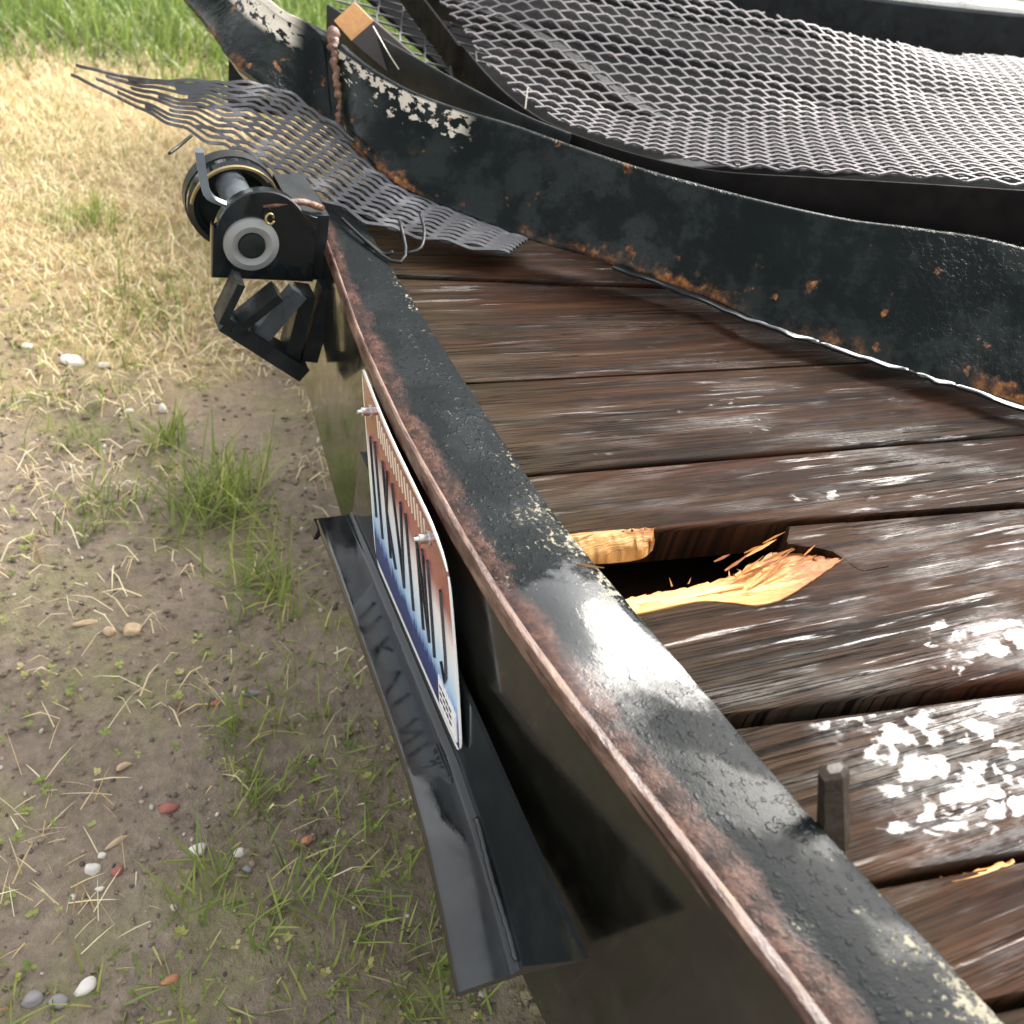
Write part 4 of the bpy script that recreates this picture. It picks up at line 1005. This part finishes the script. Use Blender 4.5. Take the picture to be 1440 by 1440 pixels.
expanded('torn_mesh_strip', tornsheet, TL, TW, M_MESHD, LWD=.060, SWD=.0165, wd=.0036, th=.002, per=10, tilt=.5, prune=lambda s: np.interp(s / TL, [0, .08, .18, .32, .5], [.12, .16, .45, .75, 1]))
# snapped strands curling off the torn edge
b = MB()
for pts in ([(.036, .545, .008), (.047, .500, .006), (.060, .462, .003), (.072, .452, .003), (.083, .466, .006), (.086, .485, .014), (.089, .512, .022)],
            [(.083, .466, .006), (.10, .470, .010), (.112, .495, .018), (.118, .53, .024)],
            [(.050, .50, .004), (.062, .475, .001), (.07, .47, .006)],
            [(.06, .735, .045), (.068, .70, .052), (.078, .66, .050)],
            [(-.088, .737, .020), (-.105, .722, .012), (-.118, .705, .010)]):
    b.tube(spl(pts, 14), .0019, 6)
b.build('snapped_strands', M_DARK, GT, smooth=True)
# dark post beyond the end rail
MB().loft([[(-.005 + d, .952, z), (.07 + d, .93, z), (.085 + d, .965, z), (.01 + d, .99, z)] for z, d in ((-.02, .0), (.075, .0))]).build('gate_post', M_DARK, GT)

# ------------------------------------------------------------------ loose bits on the trailer
# timber stub jammed behind the beam
f0 = [np.array(p) for p in ((.130, .946, .104), (.158, .951, .129), (.177, .927, .115), (.147, .922, .089))]
axd = np.array((.055, -.024, -.034)); axd = axd / np.linalg.norm(axd)
TS = MB().loft([[p + axd * t for p in f0] for t in (.0015, .05, .11)]).build('timber_stub', M_DWOOD, None)
tag(TS, 'dark square timber stub with a fresh orange sawn end behind the gate beam', 'timber')
MB().loft([[p + axd * t + (np.mean(f0, 0) - p) * s_ for p in f0] for t, s_ in ((-.0015, .05), (.0015, 0))]).build('sawn_end', M_ENDG, TS)
# wooden peg standing in front of the rail
secs = []
for t in np.linspace(0, 1, 9):
    c = np.array((.113, -.250, -.018)) * (1 - t) + np.array((.1035, -.232, .030)) * t; w_ = .0115 * (1 - .1 * t); d = .007 * (1 - .3 * t); r3 = .0016 * (vnoise(t * 9, 2., 3) - .5)
    secs.append([c + np.array(q) for q in ((-w_ + r3, -d, 0), (w_ * .2, -d * 1.25, 0), (w_ + r3, -d * .4, 0), (w_ * .9, d, 0), (-w_ * .6, d * 1.1, 0), (-w_, d * .3, 0))])
secs.append([np.mean(secs[-1], 0) * .45 + np.array(p) * .55 + (0, 0, .003) for p in secs[-1]])
tag(MB().loft(secs).build('wood_peg', M_PEG, None), 'dark mossy wooden peg standing on the deck against the rail', 'peg')
# straw stalk over the edge bar
st = MB().tube(spl([(.333, .752, .098), (.332, .748, .084), (.3315, .742, .060)], 10), .0009, 6).build('straw_stalk', M_CREAM, None)
tag(st, 'single pale straw stalk hanging over the edge bar of the mesh', 'straw')
st = MB().tube(spl([(.172, .91, .112), (.190, .885, .085), (.2, .87, .072)], 10), .0007, 6).build('straw_stalk', M_CREAM, None)
tag(st, 'thin white stalk leaning on the timber stub', 'straw')

# ------------------------------------------------------------------ trees round the yard (seen only in the wet reflections)
def leaf_tree(name, loc, hgt, crad, seed, n=2600):
    r = np.random.default_rng(seed); t = empty(name, (loc[0], loc[1], 0), 'broad leafy green tree at the edge of the yard beyond the lawn', 'tree', 'trees round the yard')
    b = MB(); tr = spl([(loc[0], loc[1], -.1), (loc[0] + .1, loc[1], hgt * .3), (loc[0] - .1, loc[1] + .1, hgt * .85)], 10); b.tube(tr, np.linspace(.02, .006, 10) * hgt, 9)
    for i in range(7):
        a = r.uniform(0, 6.3); z = hgt * r.uniform(.3, .65); q = (loc[0] + math.cos(a) * crad * .7, loc[1] + math.sin(a) * crad * .7, z + hgt * .18)
        b.tube(spl([(loc[0], loc[1], z), ((loc[0] + q[0]) / 2, (loc[1] + q[1]) / 2, z + hgt * .06), q], 6), np.linspace(.008, .002, 6) * hgt, 6)
    b.build('trunk', M_BARK, t, smooth=True, dz=0)
    cl = np.stack([r.normal(0, .42, 26) * crad, r.normal(0, .42, 26) * crad, hgt * (.25 + .72 * r.uniform(0, 1, 26))], 1)
    k = r.integers(0, 26, n); p = cl[k] + r.normal(0, .24 * crad, (n, 3)); p[:, 2] = np.clip(p[:, 2], .3, None)
    sz = r.uniform(.14, .34, n); d1 = r.normal(0, 1, (n, 3)); d1 /= np.linalg.norm(d1, axis=1)[:, None]; d2 = np.cross(d1, r.normal(0, 1, (n, 3))); d2 /= np.linalg.norm(d2, axis=1)[:, None]
    V = np.stack([p - d1 * sz[:, None], p + d2 * sz[:, None] * .5, p + d1 * sz[:, None], p - d2 * sz[:, None] * .5], 1).reshape(-1, 3) + (loc[0], loc[1], 0)
    b = MB(); b.v = V; b.uv = np.zeros((len(V), 2)); b.f = (np.arange(n)[:, None] * 4 + np.arange(4)).tolist()
    o = b.build('crown', M_LEAF, t, dz=0, tint=np.repeat(np.clip(r.normal(.5, .2, n), 0, 1), 4)); return t
M_BARK = mat_simple('bark', (.07, .05, .035), .9, var=.5, sc=20, bump=1)
M_LEAF = mat_blade('leaves', [(0, (.025, .045, .012)), (.5, (.05, .09, .022)), (1, (.10, .14, .04))], .5, .3)
for i, (x, y, h, c) in enumerate([(-3.5, 14.5, 7.0, 2.6), (1.2, 15.5, 8.2, 2.9), (5.5, 15.0, 8.4, 2.9), (9.8, 14.0, 7.8, 2.8), (13.5, 11.0, 7.4, 2.7), (16.0, 7.0, 6.0, 2.5)]):
    leaf_tree('broadleaf_tree', (x, y), h, c, 300 + i)
